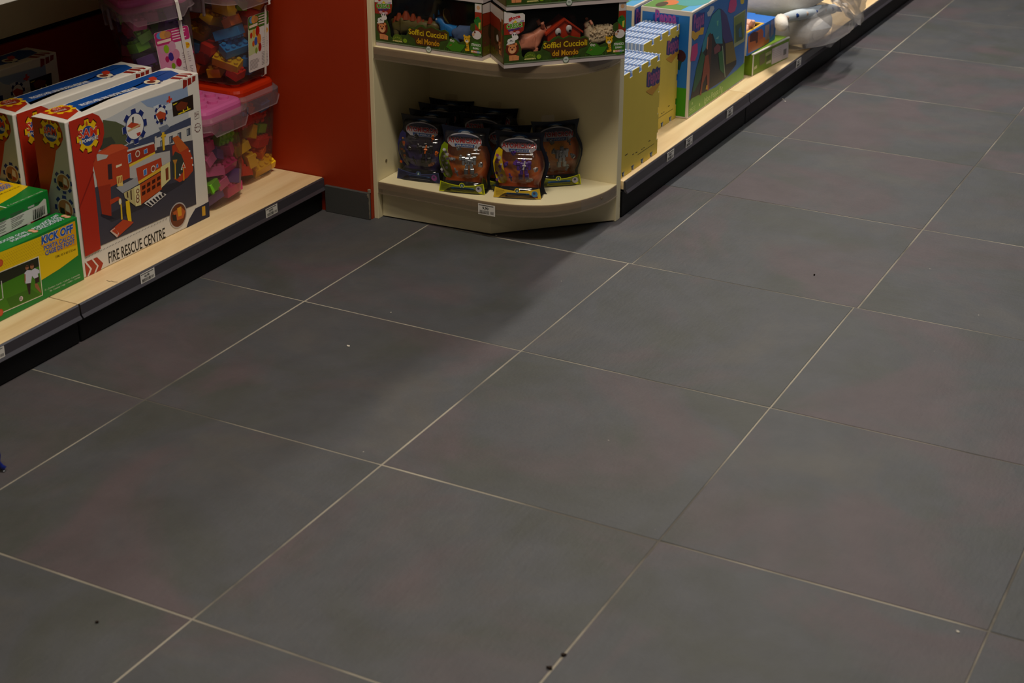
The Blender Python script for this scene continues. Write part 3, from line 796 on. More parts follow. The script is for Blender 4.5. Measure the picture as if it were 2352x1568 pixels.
LIDPINK = lid_mat('lid_pink', (232, 122, 186)); LIDRED = lid_mat('lid_red', (220, 56, 18))

def rrect(hw, hd, r, n=6):
    pts = []
    for cx, cy, a0 in ((hw - r, hd - r, 0), (-hw + r, hd - r, PI / 2), (-hw + r, -hd + r, PI), (hw - r, -hd + r, 1.5 * PI)):
        for k in range(n + 1):
            a = a0 + PI / 2 * k / n; pts.append((cx + r * math.cos(a), cy + r * math.sin(a)))
    return pts
def loft(name, rings, cap0=True, cap1=False):
    bm = bmesh.new(); R = [[bm.verts.new(v) for v in r] for r in rings]; n = len(R[0])
    for i in range(len(R) - 1):
        for k in range(n): bm.faces.new((R[i][k], R[i][(k + 1) % n], R[i + 1][(k + 1) % n], R[i + 1][k]))
    if cap0: bm.faces.new(R[0][::-1])
    if cap1: bm.faces.new(R[-1])
    return fin(bm, name)

brick_cache = {}
def brick_mesh(nx, ny):
    if (nx, ny) in brick_cache: return brick_cache[(nx, ny)]
    u = .0186; bm = bmesh.new()
    bm_box(bm, -nx * u / 2, nx * u / 2, -ny * u / 2, ny * u / 2, -.0125, .0125, .0008)
    for i in range(nx):
        for j in range(ny):
            r = bmesh.ops.create_cone(bm, cap_ends=True, segments=10, radius1=.0060, radius2=.0057, depth=.0065)
            bmesh.ops.translate(bm, verts=r['verts'], vec=((i + .5 - nx / 2) * u, (j + .5 - ny / 2) * u, .0155))
    me = fin(bm, 'toy_brick'); brick_cache[(nx, ny)] = me
    return me

BX, BY, TP, TH = .077, .092, .015, .240
def tub(label, loc, rot, lid, palette, where, strap, sheet, seed):
    t = thing('brick_tub', label, 'tub', loc, 0, 'clear tubs of toy bricks', rot)
    rings = []
    for z, g_ in ((.0, -.016), (.0015, -.006), (.008, 0), (.08, TP * .36), (.15, TP * .68), (TH, TP)):
        rings.append([(x, y, z) for x, y in rrect(BX + g_, BY + g_, max(.016, .036 + min(g_, 0)))])
    link('tub_body', loft('tub_body', rings, True, False), TUB, t, True)
    # coloured lid with studs under a clear rim
    ox, oy = BX + TP - .003, BY + TP - .003
    lr = [[(x, y, z) for x, y in rrect(ox + a, oy + a, .034)] for z, a in ((TH - .004, 0), (TH + .024, 0), (TH + .031, -.003), (TH + .0345, -.011))]
    ld = link('lid', loft('lid', lr, True, True), lid, t, False)
    bm = bmesh.new()
    for i in range(3):
        for j in range(4):
            r = bmesh.ops.create_cone(bm, cap_ends=True, segments=16, radius1=.0145, radius2=.0136, depth=.007)
            bmesh.ops.translate(bm, verts=r['verts'], vec=((i - 1) * .046, (j - 1.5) * .043, TH + .0375))
    link('lid_studs', fin(bm, 'lid_studs'), lid, ld)
    # clear skirt: deep in the middle of each side, shallow towards the corners
    base = rrect(BX + TP + .010, BY + TP + .010, .042, 8); up = rrect(BX + TP + .003, BY + TP + .003, .038, 8); inn = rrect(BX + TP - .002, BY + TP - .002, .036, 8)
    def sub(P):
        out = []
        for i in range(len(P)):
            a = Vector(P[i]); b_ = Vector(P[(i + 1) % len(P)]); m_ = 16 if (a - b_).length > .03 else 1
            for q in range(m_): out.append(tuple(a + (b_ - a) * q / m_))
        return out
    B, Uq, I = sub(base), sub(up), sub(inn)
    low = []
    for x, y in B:
        if abs(y) > BY + TP - .01 or (abs(y) / (BY + TP)) > (abs(x) / (BX + TP)): dpt = .038 if abs(x) < .062 else (.038 - (abs(x) - .062) / .012 * .018 if abs(x) < .074 else .020)
        else: dpt = .020
        low.append((x, y, TH + .006 - dpt))
    lowt = [(x * 1.022, y * 1.022, z - .002) for x, y, z in low]
    top = [(x, y, TH + .006) for x, y in B]; shoulder = [(x, y, TH + .013) for x, y in Uq]; inner = [(x, y, TH + .0145) for x, y in I]
    sk = link('lid_skirt', loft('lid_skirt', [lowt, low, top, shoulder, inner], False, False), SKIRT, t, False)
    for sx in (-1, 1):
        e0 = BX + TP
        bm = bmesh.new(); x0, x1 = sorted((sx * (e0 + .0105), sx * (e0 + .015)))
        bm_box(bm, x0, x1, -.030, .030, TH - .044, TH + .008, .002)
        for yy in (-.027, .027): bm_box(bm, min(sx * (e0 + .0105), sx * (e0 + .018)), max(sx * (e0 + .0105), sx * (e0 + .018)), yy - .003, yy + .003, TH - .05, TH + .004, .001)
        link('latch', fin(bm, 'latch'), SKIRT, t)
    # printed sheet slipped behind the front wall
    if sheet:
        tp = TP / TH; x0, x1, z0, z1 = -.022, .070, .026, .178
        v = Vector((0, -tp, 1)).normalized()
        p = Pad(None, (x0, -BY - tp * z0 - .0006, z0), (1, 0, 0), v, (0, -1, tp)); w, h = x1 - x0, (z1 - z0)
        head, tint, spots = sheet
        def rr2(a0, a1, b0, b1, r=.006):
            return [((a0 + a1) / 2 + x, (b0 + b1) / 2 + y) for x, y in rrect((a1 - a0) / 2, (b1 - b0) / 2, r, 4)]
        p.ab(rr2(0, w, 0, h), (222, 216, 214))
        p.ab([(.001, h * .30), (w * .55, h * .34), (w * .40, h * .77), (.001, h * .77)], tint)
        p.ab(rr2(.0006, w - .0006, h * .76, h - .0006), head)
        p.disc((w * .16, h * .93), .009, (90, 150, 210), 12, px=False); p.disc((w * .27, h * .93), .011, (216, 150, 70), 12, px=False); p.disc((w * .38, h * .92), .009, (190, 130, 80), 12, px=False)
        p.ab([(w * .05, h * .795), (w * .45, h * .80), (w * .45, h * .85), (w * .05, h * .84)], (236, 214, 196))
        p.lines(w * .50, h * .79, w * .94, h * .975, 4, (232, 200, 210), fill=.4)
        for k, c in enumerate(spots):
            a, b_ = ((.14, .66), (.27, .68), (.45, .70), (.24, .50), (.36, .53), (.52, .55), (.38, .36), (.55, .40))[k]
            p.disc((w * a, h * b_), .0085 + .003 * (k % 3), c, 12, sx=.62, px=False, rot=.3)
        p.disc((w * .86, h * .66), .0085, (232, 186, 20), 18, px=False); p.text('+18', (w * .795, h * .655), (w * .925, h * .655), .0055, (190, 60, 20), px=False, bold=.02); p.text('m', (w * .84, h * .63), (w * .88, h * .63), .0035, (190, 60, 20), px=False, bold=.02)
        p.lines(w * .64, h * .05, w * .95, h * .30, 9, (150, 142, 142)); p.lines(w * .06, h * .04, w * .56, h * .22, 8, (150, 142, 142)); p.lines(w * .68, h * .36, w * .95, h * .56, 5, (180, 168, 170))
        p.build('printed_sheet', t)
    if strap:
        xs = strap; HT = BY + TP; path = [(-BY + .006, -.0008), (-BY - .0016, .006), (-HT - .0012, TH - .045), (-HT - .0145, TH - .040), (-HT - .0120, TH + .006), (-HT - .003, TH + .016), (-HT + .004, TH + .030), (-HT + .02, TH + .036)]
        path = path + [(-a, b_) for a, b_ in path[::-1]]
        bm = bmesh.new(); A = [bm.verts.new((xs - .0042, a, b_)) for a, b_ in path]; Bv = [bm.verts.new((xs + .0042, a, b_)) for a, b_ in path]
        for i in range(len(path)): j = (i + 1) % len(path); bm.faces.new((A[i], A[j], Bv[j], Bv[i]))
        so = link('strap', fin(bm, 'strap'), STRAP, t); md = so.modifiers.new('thick', 'SOLIDIFY'); md.thickness = .0008
    # loose bricks inside
    rnd = random.Random(seed); M = mtx(t)
    for layer in range(6):
        spin = rnd.random() * .6 - .3 + (PI / 2 if layer % 2 else 0)
        for i in range(2):
            for j in range(3):
                x = (i - .5) * .080 + rnd.uniform(-.005, .005); y = (j - 1) * .062 + rnd.uniform(-.005, .005)
                if layer % 2: x, y = y * .80, x * 1.25
                z = .026 + layer * .036 + rnd.uniform(-.004, .004)
                c = rnd.choice(palette); nx = rnd.choice((4, 4, 2, 3))
                me0 = brick_mesh(nx, 2)
                key = ('col', nx, c)
                if key not in brick_cache:
                    m2 = me0.copy(); m2.materials.clear(); m2.materials.append(PLAS[c]); brick_cache[key] = m2
                b_ = bpy.data.objects.new('toy_brick', brick_cache[key]); col.objects.link(b_)
                rz_ = (PI / 2 if layer % 2 else 0) + rnd.uniform(-.35, .35)
                b_.matrix_world = M @ Matrix.Translation((x, y, z)) @ Matrix.Rotation(rz_, 4, 'Z') @ Matrix.Rotation(rnd.uniform(-.5, .5) + rnd.choice((0, 0, PI, PI / 2)), 4, 'X') @ Matrix.Rotation(rnd.uniform(-.35, .35), 4, 'Y')
                cname = {'hotpink': 'magenta'}.get(c, c)
                tag(b_, '%s plastic toy brick inside %s' % (cname, where), 'toy brick', 'toy bricks inside ' + where)
    return t
R90 = math.radians(90)
PINKP = ['pink', 'hotpink', 'green', 'green', 'purple', 'pink']; REDP = ['red', 'orange', 'yellow', 'yellow', 'blue', 'red', 'green', 'orange']
tub('clear brick tub with pink studded lid standing on the beech deck', (-1.102, 1.452, ZL + .0005), (0, 0, R90), LIDPINK, PINKP, 'the lower pink-lidded tub', 0, None, 11)
tub('clear brick tub with red lid standing on the beech deck by the pier', (-1.144, 1.651, ZL + .0005), (0, 0, R90), LIDRED, REDP, 'the lower red-lidded tub', 0, None, 5)
tub('clear strapped tub of pink, green and purple bricks stacked behind the rescue cartons', (-1.218, 1.480, .3825), (0, math.radians(-7), math.radians(56)), LIDPINK, PINKP, 'the upper strapped pink-lidded tub', .050,
    ((190, 44, 110), (214, 140, 176), [(206, 150, 176), (140, 180, 30), (206, 150, 176), (176, 30, 90), (60, 44, 130), (206, 130, 160), (120, 160, 20), (176, 20, 80)]), 21)
tub('clear strapped tub of orange, blue and yellow bricks stacked on the red lid', (-1.144, 1.651, .3805), (0, 0, R90), lid_mat('lid_dusky_pink', (206, 110, 140)), REDP, 'the upper strapped tub beside the pier', .052,
    ((70, 110, 36), (196, 206, 150), [(190, 50, 30), (220, 160, 60), (176, 30, 24), (206, 90, 30), (60, 90, 180), (220, 130, 50), (130, 160, 60), (170, 30, 24)]), 9)

# ------------------------------------------------------------------ figure packs on the lower cream shelf
ZC = 0.108
CARD = mat('pack_dark_card', (14, 20, 38), 0.35, 0.45, noise=0.05)
BLIS = clear_mat('blister_clear', (252, 250, 248), haze=0.035, hazecol=(200, 196, 190), rough=0.07, gloss=1.0)
PD = 0.052   # pack depth
PROF = [(0, .074), (.03, .070), (.10, .066), (.18, .0655), (.28, .071), (.40, .077), (.50, .0785), (.60, .0755), (.70, .068), (.76, .063), (.82, .0615), (.90, .0635), (1.0, .0675)]
PH = .173
def half(t, s=1.0):
    for (a, wa), (b_, wb) in zip(PROF, PROF[1:]):
        if t <= b_: return (wa + (wb - wa) * (t - a) / (b_ - a)) * s
    return PROF[-1][1] * s
FIGS = {}
def figure_mesh(kind):
    """little jointed robot: chunky legs, waist, chest, shoulders, arms, crested head"""
    if kind in FIGS: return FIGS[kind]
    bm = bmesh.new()
    for sx in (-1, 1):
        bm_box(bm, sx * .0085 - .0055, sx * .0085 + .0055, -.004, .004, 0, .016, .0015)
        bm_box(bm, sx * .0060 - .0045, sx * .0060 + .0045, -.0035, .0035, .014, .028, .0012)
        bm_box(bm, sx * .0150 - .0038, sx * .0150 + .0038, -.0035, .0035, .026, .044, .0012)
        bm_box(bm, sx * .0148 - .0055, sx * .0148 + .0055, -.005, .005, .041, .050, .0015)
    bm_box(bm, -.0085, .0085, -.0045, .0045, .026, .034, .001); bm_box(bm, -.0115, .0115, -.006, .005, .033, .048, .002)
    bm_box(bm, -.0045, .0045, -.0045, .004, .047, .057, .0015)
    for sx in (-1, 0, 1):
        r = bmesh.ops.create_cone(bm, segments=5, radius1=.0016, radius2=.0002, depth=.010, cap_ends=True); bmesh.ops.translate(bm, verts=r['verts'], vec=(sx * .005, 0, .060 if sx == 0 else .056))
    FIGS[kind] = fin(bm, 'figure'); return FIGS[kind]
def piece_mesh(k):
    key = ('piece', k)
    if key in FIGS: return FIGS[key]
    bm = bmesh.new()
    if k % 3 == 0:
        bm_box(bm, -.006, .006, -.004, .004, -.006, .004, .0015); r = bmesh.ops.create_icosphere(bm, subdivisions=1, radius=.0045); bmesh.ops.translate(bm, verts=r['verts'], vec=(0, 0, .006))
    elif k % 3 == 1:
        bm_box(bm, -.002, .002, -.002, .002, -.012, .012, .0008); bm_box(bm, -.005, .005, -.003, .003, -.002, .002, .0008)
    else:
        r = bmesh.ops.create_icosphere(bm, subdivisions=1, radius=.006); bm_box(bm, -.009, -.002, -.003, .003, -.007, 0, .001); bm_box(bm, .001, .008, -.003, .003, .001, .007, .001)
    FIGS[key] = fin(bm, 'figure_piece'); return FIGS[key]
pack_meshes = {}
def static_pack_meshes():
    if pack_meshes: return pack_meshes
    n = 40
    R_ = [(half(i / n), PH * i / n) for i in range(n + 1)]
    topc = [(x, PH - .0045 * (1 - (x / .0675) ** 2)) for x in [(.0675 - .0675 * 2 * k / 12) for k in range(1, 12)]]
    out = R_ + topc + [(-x, z) for x, z in R_[::-1]]
    pack_meshes['card'] = prism_me('backing_card', out, PD - .003, PD, 'xz')
    # blister: bowl in front of the card, globe-shaped in the middle, flat foot
    rings = []; m = 18
    prof = [(0.0, .90, .050), (.02, .885, .0495), (.08, .86, .047), (.145, .84, .040), (.17, .84, .033), (.21, .85, .034), (.30, .88, .042), (.42, .90, .0475), (.52, .90, .048), (.58, .89, .0455), (.63, .885, .0400), (.665, .88, .0320), (.69, .875, .0265), (.72, .875, .0245), (.765, .875, .0240), (.782, .875, .0228), (.792, .875, .0205), (.80, .875, .0182), (.885, .87, .0175), (.905, .86, .0150), (.912, .85, .0100), (.915, .84, .003)]
    for t, s, dp in prof:
        hw = half(t, s); sq = .32 if t < .15 or t > .72 else .62
        rings.append([(-hw * math.copysign(abs(math.cos(PI * k / m)) ** (.55 if sq < .5 else .85), math.cos(PI * k / m)), PD - .003 - dp * (math.sin(PI * k / m) ** sq if 0 < k < m else 0), PH * t) for k in range(m + 1)])
    bm = bmesh.new(); V = [[bm.verts.new(v) for v in r] for r in rings]
    for i in range(len(V) - 1):
        for k in range(m): bm.faces.new((V[i][k], V[i][k + 1], V[i + 1][k + 1], V[i + 1][k]))
    bm.faces.new(V[0][::-1]); bm.faces.new(V[-1])
    pack_meshes['blister'] = fin(bm, 'blister')
    for p_ in pack_meshes['blister'].polygons: p_.use_smooth = True
    pack_meshes['card'].materials.append(CARD); pack_meshes['blister'].materials.append(BLIS)
    bm = bmesh.new(); 
    tabo = [(-.018, 0), (-.018, .016), (-.015, .019), (.015, .019), (.018, .016), (.018, 0)]
    pack_meshes['tab'] = prism_me('hang_tab', tabo, PD - .002, PD - .0014, 'xz'); pack_meshes['tab'].materials.append(BLIS); bm.free()
    return pack_meshes
SCHEMES = {
 'violet': dict(bg=(66, 58, 104), bg2=(98, 90, 134), foot=(38, 40, 72), line=(60, 70, 120), pill=(70, 110, 176), bar=(44, 52, 100), art=((206, 84, 20), (54, 60, 140), (190, 130, 60)), fig='plastic_black', acc='plastic_orange', name=(206, 214, 232), ball=(128, 60, 130), strip=(46, 44, 90)),
 'lime': dict(bg=(186, 86, 34), bg2=(226, 156, 64), foot=(118, 126, 36), line=(214, 220, 20), pill=(40, 120, 196), bar=(206, 206, 14), art=((206, 206, 210), (96, 84, 110), (226, 226, 232)), fig='silver_plastic', acc='silver_plastic', name=(50, 70, 40), ball=(170, 166, 180), strip=(132, 156, 14)),
 'gold': dict(bg=(186, 80, 34), bg2=(220, 146, 64), foot=(206, 172, 46), line=(226, 190, 50), pill=(40, 120, 196), bar=(96, 36, 40), art=((120, 60, 130), (206, 196, 210), (170, 90, 160)), fig='plastic_violet', acc='plastic_white', name=(232, 206, 120), ball=(60, 120, 176), strip=(226, 190, 10)),
}
mat('plastic_black', (30, 28, 32), .3, .5); mat('plastic_violet', (84, 40, 140), .3, .5); mat('plastic_white', (220, 216, 214), .3, .5); mat('silver_plastic', (166, 172, 178), .25, .6, metal=.6)
def circ(cx, cy, r, n=20, sx=1.0, a0=0, a1=2 * PI):
    return [(cx + r * sx * math.cos(a0 + (a1 - a0) * k / n), cy + r * math.sin(a0 + (a1 - a0) * k / n)) for k in range(n + (0 if abs(a1 - a0 - 2 * PI) < .01 else 1))]
def figure_pack(label, loc, rz, scheme, seed, lean=0.0, tab=True):
    S = SCHEMES[scheme]; rnd = random.Random(seed)
    t = thing('figure_pack', label, 'toy pack', loc, rz, 'dark blister packs of toy figures', rot=(lean, 0, rz))
    ms = static_pack_meshes()
    link('backing_card', ms['card'], None, t); link('blister', ms['blister'], None, t)
    if tab: link('hang_tab', ms['tab'], None, t, loc=(rnd.choice((-.02, 0, .03)), 0, PH - .004))
    # print on the card: sky burst, inner disc, side artwork, logo
    p = Pad(None, (0, PD - .003, 0), (1, 0, 0), (0, 0, 1), (0, -1, 0)); p.STEP = .00008
    p.ab([(-half(a / 10) * .86, PH * a / 10) for a in range(1, 8)] + [(half(a / 10) * .86, PH * a / 10) for a in range(7, 0, -1)], S['bg'])
    for k in range(4): p.ab(circ(.008, .085, .052 - .010 * k, 26), tuple(int(S['bg'][i] + (S['bg2'][i] - S['bg'][i]) * (k + 1) / 4) for i in range(3)))
    p.ab(circ(0, PH * .895, .0120, 20, 2.9, 0, PI), (18, 32, 64)); p.ab(circ(0, PH * .895, .0085, 16, 2.6, 0, PI), (52, 88, 134)); p.ab(circ(0, PH * .895, .005, 12, 2.6, 0, PI), (226, 236, 246))
    p.build('card_print', t)
    # logo panel and side artwork ride on an inner tray close behind the blister front
    q = Pad(None, (0, PD - .017, 0), (1, 0, 0), (0, 0, 1), (0, -1, 0)); q.STEP = .00008
    zc = PH * .775
    q.ab([(-.048, zc + .004)] + [(.048 * math.cos(a), zc + .004 + .021 * math.sin(a)) for a in [PI - PI * k / 16 for k in range(1, 16)]] + [(.048, zc + .004), (.046, zc - .006), (.034, zc - .016), (-.034, zc - .016), (-.046, zc - .006)], (206, 206, 216))
    q.ab([(-.044, zc + .003)] + [(.044 * math.cos(a), zc + .004 + .0175 * math.sin(a)) for a in [PI - PI * k / 16 for k in range(1, 16)]] + [(.044, zc + .003)], (60, 66, 96))
    q.text('ATOMICRON', (-.046, zc - .003), (.046, zc - .003), .0135, (196, 30, 38), px=False, bold=.035, outline=(222, 214, 220), ow=.04)
    q.ab([(-.026, zc - .015), (.026, zc - .015), (.028, zc - .0065), (-.028, zc - .0065)], (46, 92, 160))
    q.text('AIR-FORCE', (-.024, zc - .0130), (.024, zc - .0130), .0046, (222, 226, 232), px=False, bold=.02, shear=.2)
    q.build('logo_panel', t)
    a = Pad(None, (0, PD - .030, 0), (1, 0, 0), (0, 0, 1), (0, -1, 0)); a.STEP = .00008
    a.ab([(-.060, .050), (-.066, .075), (-.068, .095), (-.060, .125), (-.052, .135), (-.042, .128), (-.044, .105), (-.040, .080), (-.030, .045), (-.036, .034), (-.052, .036)], S['strip'])
    for k in range(12):
        x = -.054 + rnd.uniform(-.007, .009); z = .044 + k * .0062; r = rnd.uniform(.0028, .0055)
        a.ab(circ(x, z, r, rnd.choice((4, 5, 7)), 1.0, rnd.random(), rnd.random() + 2 * PI - .001), S['art'][k % 3])
    a.build('side_artwork', t)
    # coloured foot insert with curved upper edge
    f_ = Pad(None, (0, .0035, 0), (1, 0, 0), (0, 0, 1), (0, -1, 0)); f_.STEP = .00008
    edge = [(x, .031 - .010 * (1 - (x / .060) ** 2)) for x in [(-.060 + .012 * k) for k in range(11)]]
    f_.ab([(-.0645, .0015)] + edge[:1] + edge[1:] + [(.0645, .0015)], S['line'])
    e2 = [(x * .97, z - .0022) for x, z in edge]
    f_.ab([(-.0620, .0030)] + e2 + [(.0620, .0030)], S['foot'])
    f_.lines(-.057, .006, -.034, .022, 6, tuple(int(c * .65) for c in S['foot']), fill=.4)
    f_.ab(circ(0, .0215, .0075, 16), S['line']); f_.ab(circ(0, .0215, .0055, 16), (52, 84, 90)); f_.ab([(-.003, .0185), (.003, .0185), (0, .0255)], (170, 186, 186))
    f_.ab([(-.028, .0105), (.032, .0105), (.034, .013), (.032, .0155), (-.028, .0155), (-.030, .013)], S['pill'])
    f_.lines(-.022, .0115, .024, .0145, 1, (20, 40, 80), fill=.5, rnd=.01)
    f_.ab([(-.032, .0038), (.056, .0038), (.056, .0090), (-.032, .0090)], S['bar'])
    f_.lines(-.026, .0050, .034, .0080, 1, S['name'], fill=.5, rnd=.01)
    f_.ab(circ(.047, .0145, .0085, 14), S['ball']); f_.ab(circ(.046, .0165, .0035, 10), (60, 60, 90))
    f_.build('foot_insert', t)
    # toys inside
    fo = link('figure', figure_mesh(scheme).copy(), MATS[S['fig']], t, loc=(.014, PD - .026, .047)); fo.rotation_euler = (0, 0, .3)
    ac = link('figure_crest', piece_mesh(1).copy(), MATS[S['acc']], fo, loc=(0, -.006, .040)); ac.rotation_euler = (0, .2, 0)
    for k, (x, z) in enumerate(((-.014, .118), (.034, .118), (-.034, .085), (.046, .075), (-.022, .050), (.030, .044), (-.008, .090))):
        o = link('figure_piece', piece_mesh(k).copy(), MATS[S['acc'] if k % 2 else S['fig']], t, loc=(x, PD - .024, z)); o.rotation_euler = (rnd.uniform(-.4, .4), rnd.uniform(-1, 1), rnd.uniform(-.5, .5))
    return t
def place_pack(label, a, b_, scheme, seed, lean=0.0, tab=True):
    A = on_z(*a, ZC); B = on_z(*b_, ZC); d = (B - A); rz = math.atan2(d.y, d.x); m = (A + B) / 2
    over = m.y + PD * math.cos(rz) + .076 * math.sin(rz) - (YB - .002)
    if over > 0: m.y -= over
    return figure_pack(label, (m.x, m.y, ZC + .0004), rz, scheme, seed, lean, tab)
place_pack('dark blister pack with violet card and orange-black figure, by the side panel', (913, 411), (1008, 423), 'violet', 1, tab=False)
place_pack('dark blister pack with lime green foot and silver figure, between violet and gold packs', (1008, 440), (1113, 449), 'lime', 2, tab=False)
place_pack('dark blister pack with gold foot and purple-white figure at the shelf front', (1133, 454), (1242, 460), 'gold', 3, tab=False)
place_pack('dark blister pack with lime green foot and silver figure, standing apart near the back panel', (1236, 430), (1336, 423), 'lime', 4)
for nm, a, b_, sc, sd in (('dark blister pack right behind the violet-carded one', (946, 246), (1044, 254), 'lime', 5), ('dark blister pack second behind the violet-carded one', (967, 231), (1061, 239), 'violet', 6), ('dark blister pack furthest back in the inner corner', (990, 220), (1085, 229), 'gold', 7),
                    ('dark blister pack right behind the lime one between its neighbours', (1062, 254), (1164, 259), 'gold', 8), ('dark blister pack against the back panel behind the lime one', (1092, 239), (1193, 246), 'violet', 9), ('dark blister pack right behind the gold-footed one', (1112, 281), (1219, 287), 'lime', 10)):
    A = on_z(*a, ZC + PH); B = on_z(*b_, ZC + PH); d = B - A; rz = math.atan2(d.y, d.x); m = (A + B) / 2 + Vector((math.sin(rz), -math.cos(rz), 0)) * (PD - .0015)
    over = m.y + PD * math.cos(rz) + .076 * math.sin(rz) - (YB - .002)
    if over > 0: m.y -= over
    m.y -= {5: .012, 6: .012, 8: .008}.get(sd, 0); m.x += {5: .004, 6: .007, 7: .008}.get(sd, 0)
    figure_pack(nm, (m.x, m.y, ZC + .0004), rz, sc, sd)

# ------------------------------------------------------------------ animal cartons on the upper cream shelf
ZU = 0.4852
BCARD = mat('black_inner_card', (3, 3, 3), 0.8, 0.05); WIN = clear_mat('window_film', haze=0.008, rough=0.05, gloss=0.5)
CARDGREY = mat('grey_white_carton', (196, 184, 184), 0.5, 0.3)
AW, AD, AH = .332, .112, .1465
def lion(p, a, b, s):
    p.ab(circ(a, b, s, 22), (96, 34, 14)); 
    for k in range(14): p.ab([(a + s * .9 * math.cos(k * .449 - .1), b + s * .9 * math.sin(k * .449 - .1)), (a + s * 1.16 * math.cos(k * .449), b + s * 1.16 * math.sin(k * .449)), (a + s * .9 * math.cos(k * .449 + .1), b + s * .9 * math.sin(k * .449 + .1))], (96, 34, 14))
    p.ab(circ(a - s * .55, b + s * .62, s * .22, 10), (206, 126, 70)); p.ab(circ(a + s * .55, b + s * .62, s * .22, 10), (206, 126, 70))
    p.ab(circ(a, b - s * .05, s * .68, 20, .95), (212, 136, 84)); p.ab(circ(a, b - s * .36, s * .34, 14, 1.2), (230, 172, 124))
    p.ab(circ(a, b - s * .12, s * .15, 10, 1.2), (96, 40, 24))
    for q in (-1, 1): p.ab(circ(a + q * s * .27, b + s * .2, s * .09, 8), (40, 24, 24))
    p.ab([(a - s * .45, b - s * 1.75), (a + s * 1.0, b - s * 1.75), (a + s * 1.05, b - s * 1.15), (a + s * .5, b - s * .95), (a - s * .5, b - s * .95)], (212, 136, 84))
    p.ab([(a + s * .1, b - s * 1.75), (a + s * .16, b - s * 1.75), (a + s * .14, b - s * 1.15), (a + s * .08, b - s * 1.15)], (150, 84, 50))
def animal_carton(label, loc, rz):
    t = thing('animal_carton', label, 'toy box', loc, rz, 'soft animal cartons on the upper shelf')
    bm = bmesh.new()   # tray: floor, back, sides, roof
    bm_box(bm, 0, AW, 0, AD, 0, .0105, .0006)
    o = link('tray', fin(bm, 'tray'), CARDGREY, t)
    box('back_card', .001, AW - .001, AD - .002, AD, .0105, AH, BCARD, t)
    box('roof_card', .001, AW - .001, .001, AD - .002, AH - .0025, AH, BCARD, t)
    box('floor_card', .002, AW - .002, .003, AD - .002, .0106, .0125, BCARD, t)
    for x0, x1 in ((0, .002), (AW - .002, AW)): box('side_card', x0, x1, .0005, AD, .0105, AH - .0026, mat('animal_side_card', (96, 58, 34), .5, .35), t)
    for x0, x1 in ((.0021, .003), (AW - .003, AW - .0021)): box('side_lining', x0, x1, .002, AD - .002, .0126, AH - .0027, BCARD, t)
    # U-shaped printed front around the window
    hh = AH
    outl = [(0, .0105), (AW, .0105), (AW, hh), (AW - .021, hh), (AW - .021, .098), (AW - .034, .092), (AW - .036, .078), (AW - .026, .070), (AW - .026, .060), (AW - .042, .062), (AW - .052, .056), (AW - .056, .045), (AW - .070, .040), (AW - .080, .046), (AW - .094, .050), (AW - .100, .044),
            (.232, .044), (.230, .062), (.218, .068), (.205, .064), (.175, .072), (.160, .066), (.150, .073), (.135, .070), (.122, .060), (.108, .063), (.103, .050), (.098, .038), (.080, .038), (.066, .032), (.056, .022), (.048, .030), (.046, .050), (.040, .066), (.034, .078), (.040, .086), (.052, .094), (.056, .110), (.056, .134), (.050, .1385), (.030, .1385), (.0, hh)]
    link('front_frame', prism_me('front_frame', outl, -.0005, .0015, 'xz'), mat('animal_front_green', (58, 82, 26), .42, .4, noise=.35, nscale=60), t)
    link('window_film', pyd('window_film', [(.0, .0022, .0126), (AW, .0022, .0126), (AW, .0022, AH - .003), (0, .0022, AH - .003)], [(0, 1, 2, 3)]), WIN, t)
    p = Pad(None, (0, -.0006, 0), (1, 0, 0), (0, 0, 1), (0, -1, 0)); p.STEP = .00006
    p.ab([(.0005, .086), (.040, .086), (.052, .094), (.055, .110), (.055, .118), (.0005, .118)], (150, 40, 22))
    p.ab([(.0005, .116), (.0555, .116), (.0555, .134), (.050, .138), (.030, .138), (.0005, .1455)], (214, 206, 204))
    p.ab([(AW - .0205, .070), (AW - .0005, .070), (AW - .0005, .125), (AW - .0205, .125)], (150, 44, 24)); p.ab([(AW - .0205, .125), (AW - .0005, .125), (AW - .0005, AH - .0005), (AW - .0205, AH - .0005)], (206, 198, 196)); p.ab(circ(AW - .0105, .1365, .0055, 12), (206, 160, 120))
    p.ab([(.0005, .0108), (AW - .0005, .0108), (AW - .0005, .0140), (.0005, .0140)], (120, 132, 108))
    p.text('gioca', (.012, .1215), (.044, .128), .0085, (190, 34, 34), px=False, bold=.05)
    p.ab(circ(.030, .1165, .0055, 4), (216, 196, 30)); p.ab([(.036, .114), (.052, .117), (.054, .121), (.046, .120)], (150, 126, 176)); p.ab(circ(.017, .1155, .004, 10, 1.3), (206, 196, 196))
    p.text('CRESCI', (.006, .1005), (.050, .1050), .0115, (86, 150, 30), px=False, bold=.05, outline=(222, 222, 206), ow=.04)
    p.text('BABY SOFT', (.012, .0945), (.045, .0985), .0048, (34, 60, 150), px=False, bold=.03)
    # printed creatures
    lion(p, .022, .050, .0175)
    p.ab(circ(.028, .084, .0075, 14), (222, 218, 216)); p.ab(circ(.030, .078, .0065, 12, 1.3), (228, 222, 220)); p.ab(circ(.020, .091, .004, 8, 1.5), (206, 150, 160)); p.ab(circ(.036, .091, .004, 8, 1.5), (206, 150, 160))
    for q in (.0255, .0315): p.ab(circ(q, .0855, .0018, 8), (50, 36, 70))
    p.ab([(.006, .060), (.010, .074), (.020, .078), (.030, .072), (.028, .064)], (224, 220, 218)); p.ab([(.014, .069), (.018, .0725), (.026, .068), (.020, .0695)], (30, 26, 28)); p.ab([(.006, .061), (.010, .066), (.008, .069)], (30, 26, 28))
    p.ab(circ(.070, .0225, .0165, 20, 1.0, 0, PI), (82, 104, 26)); 
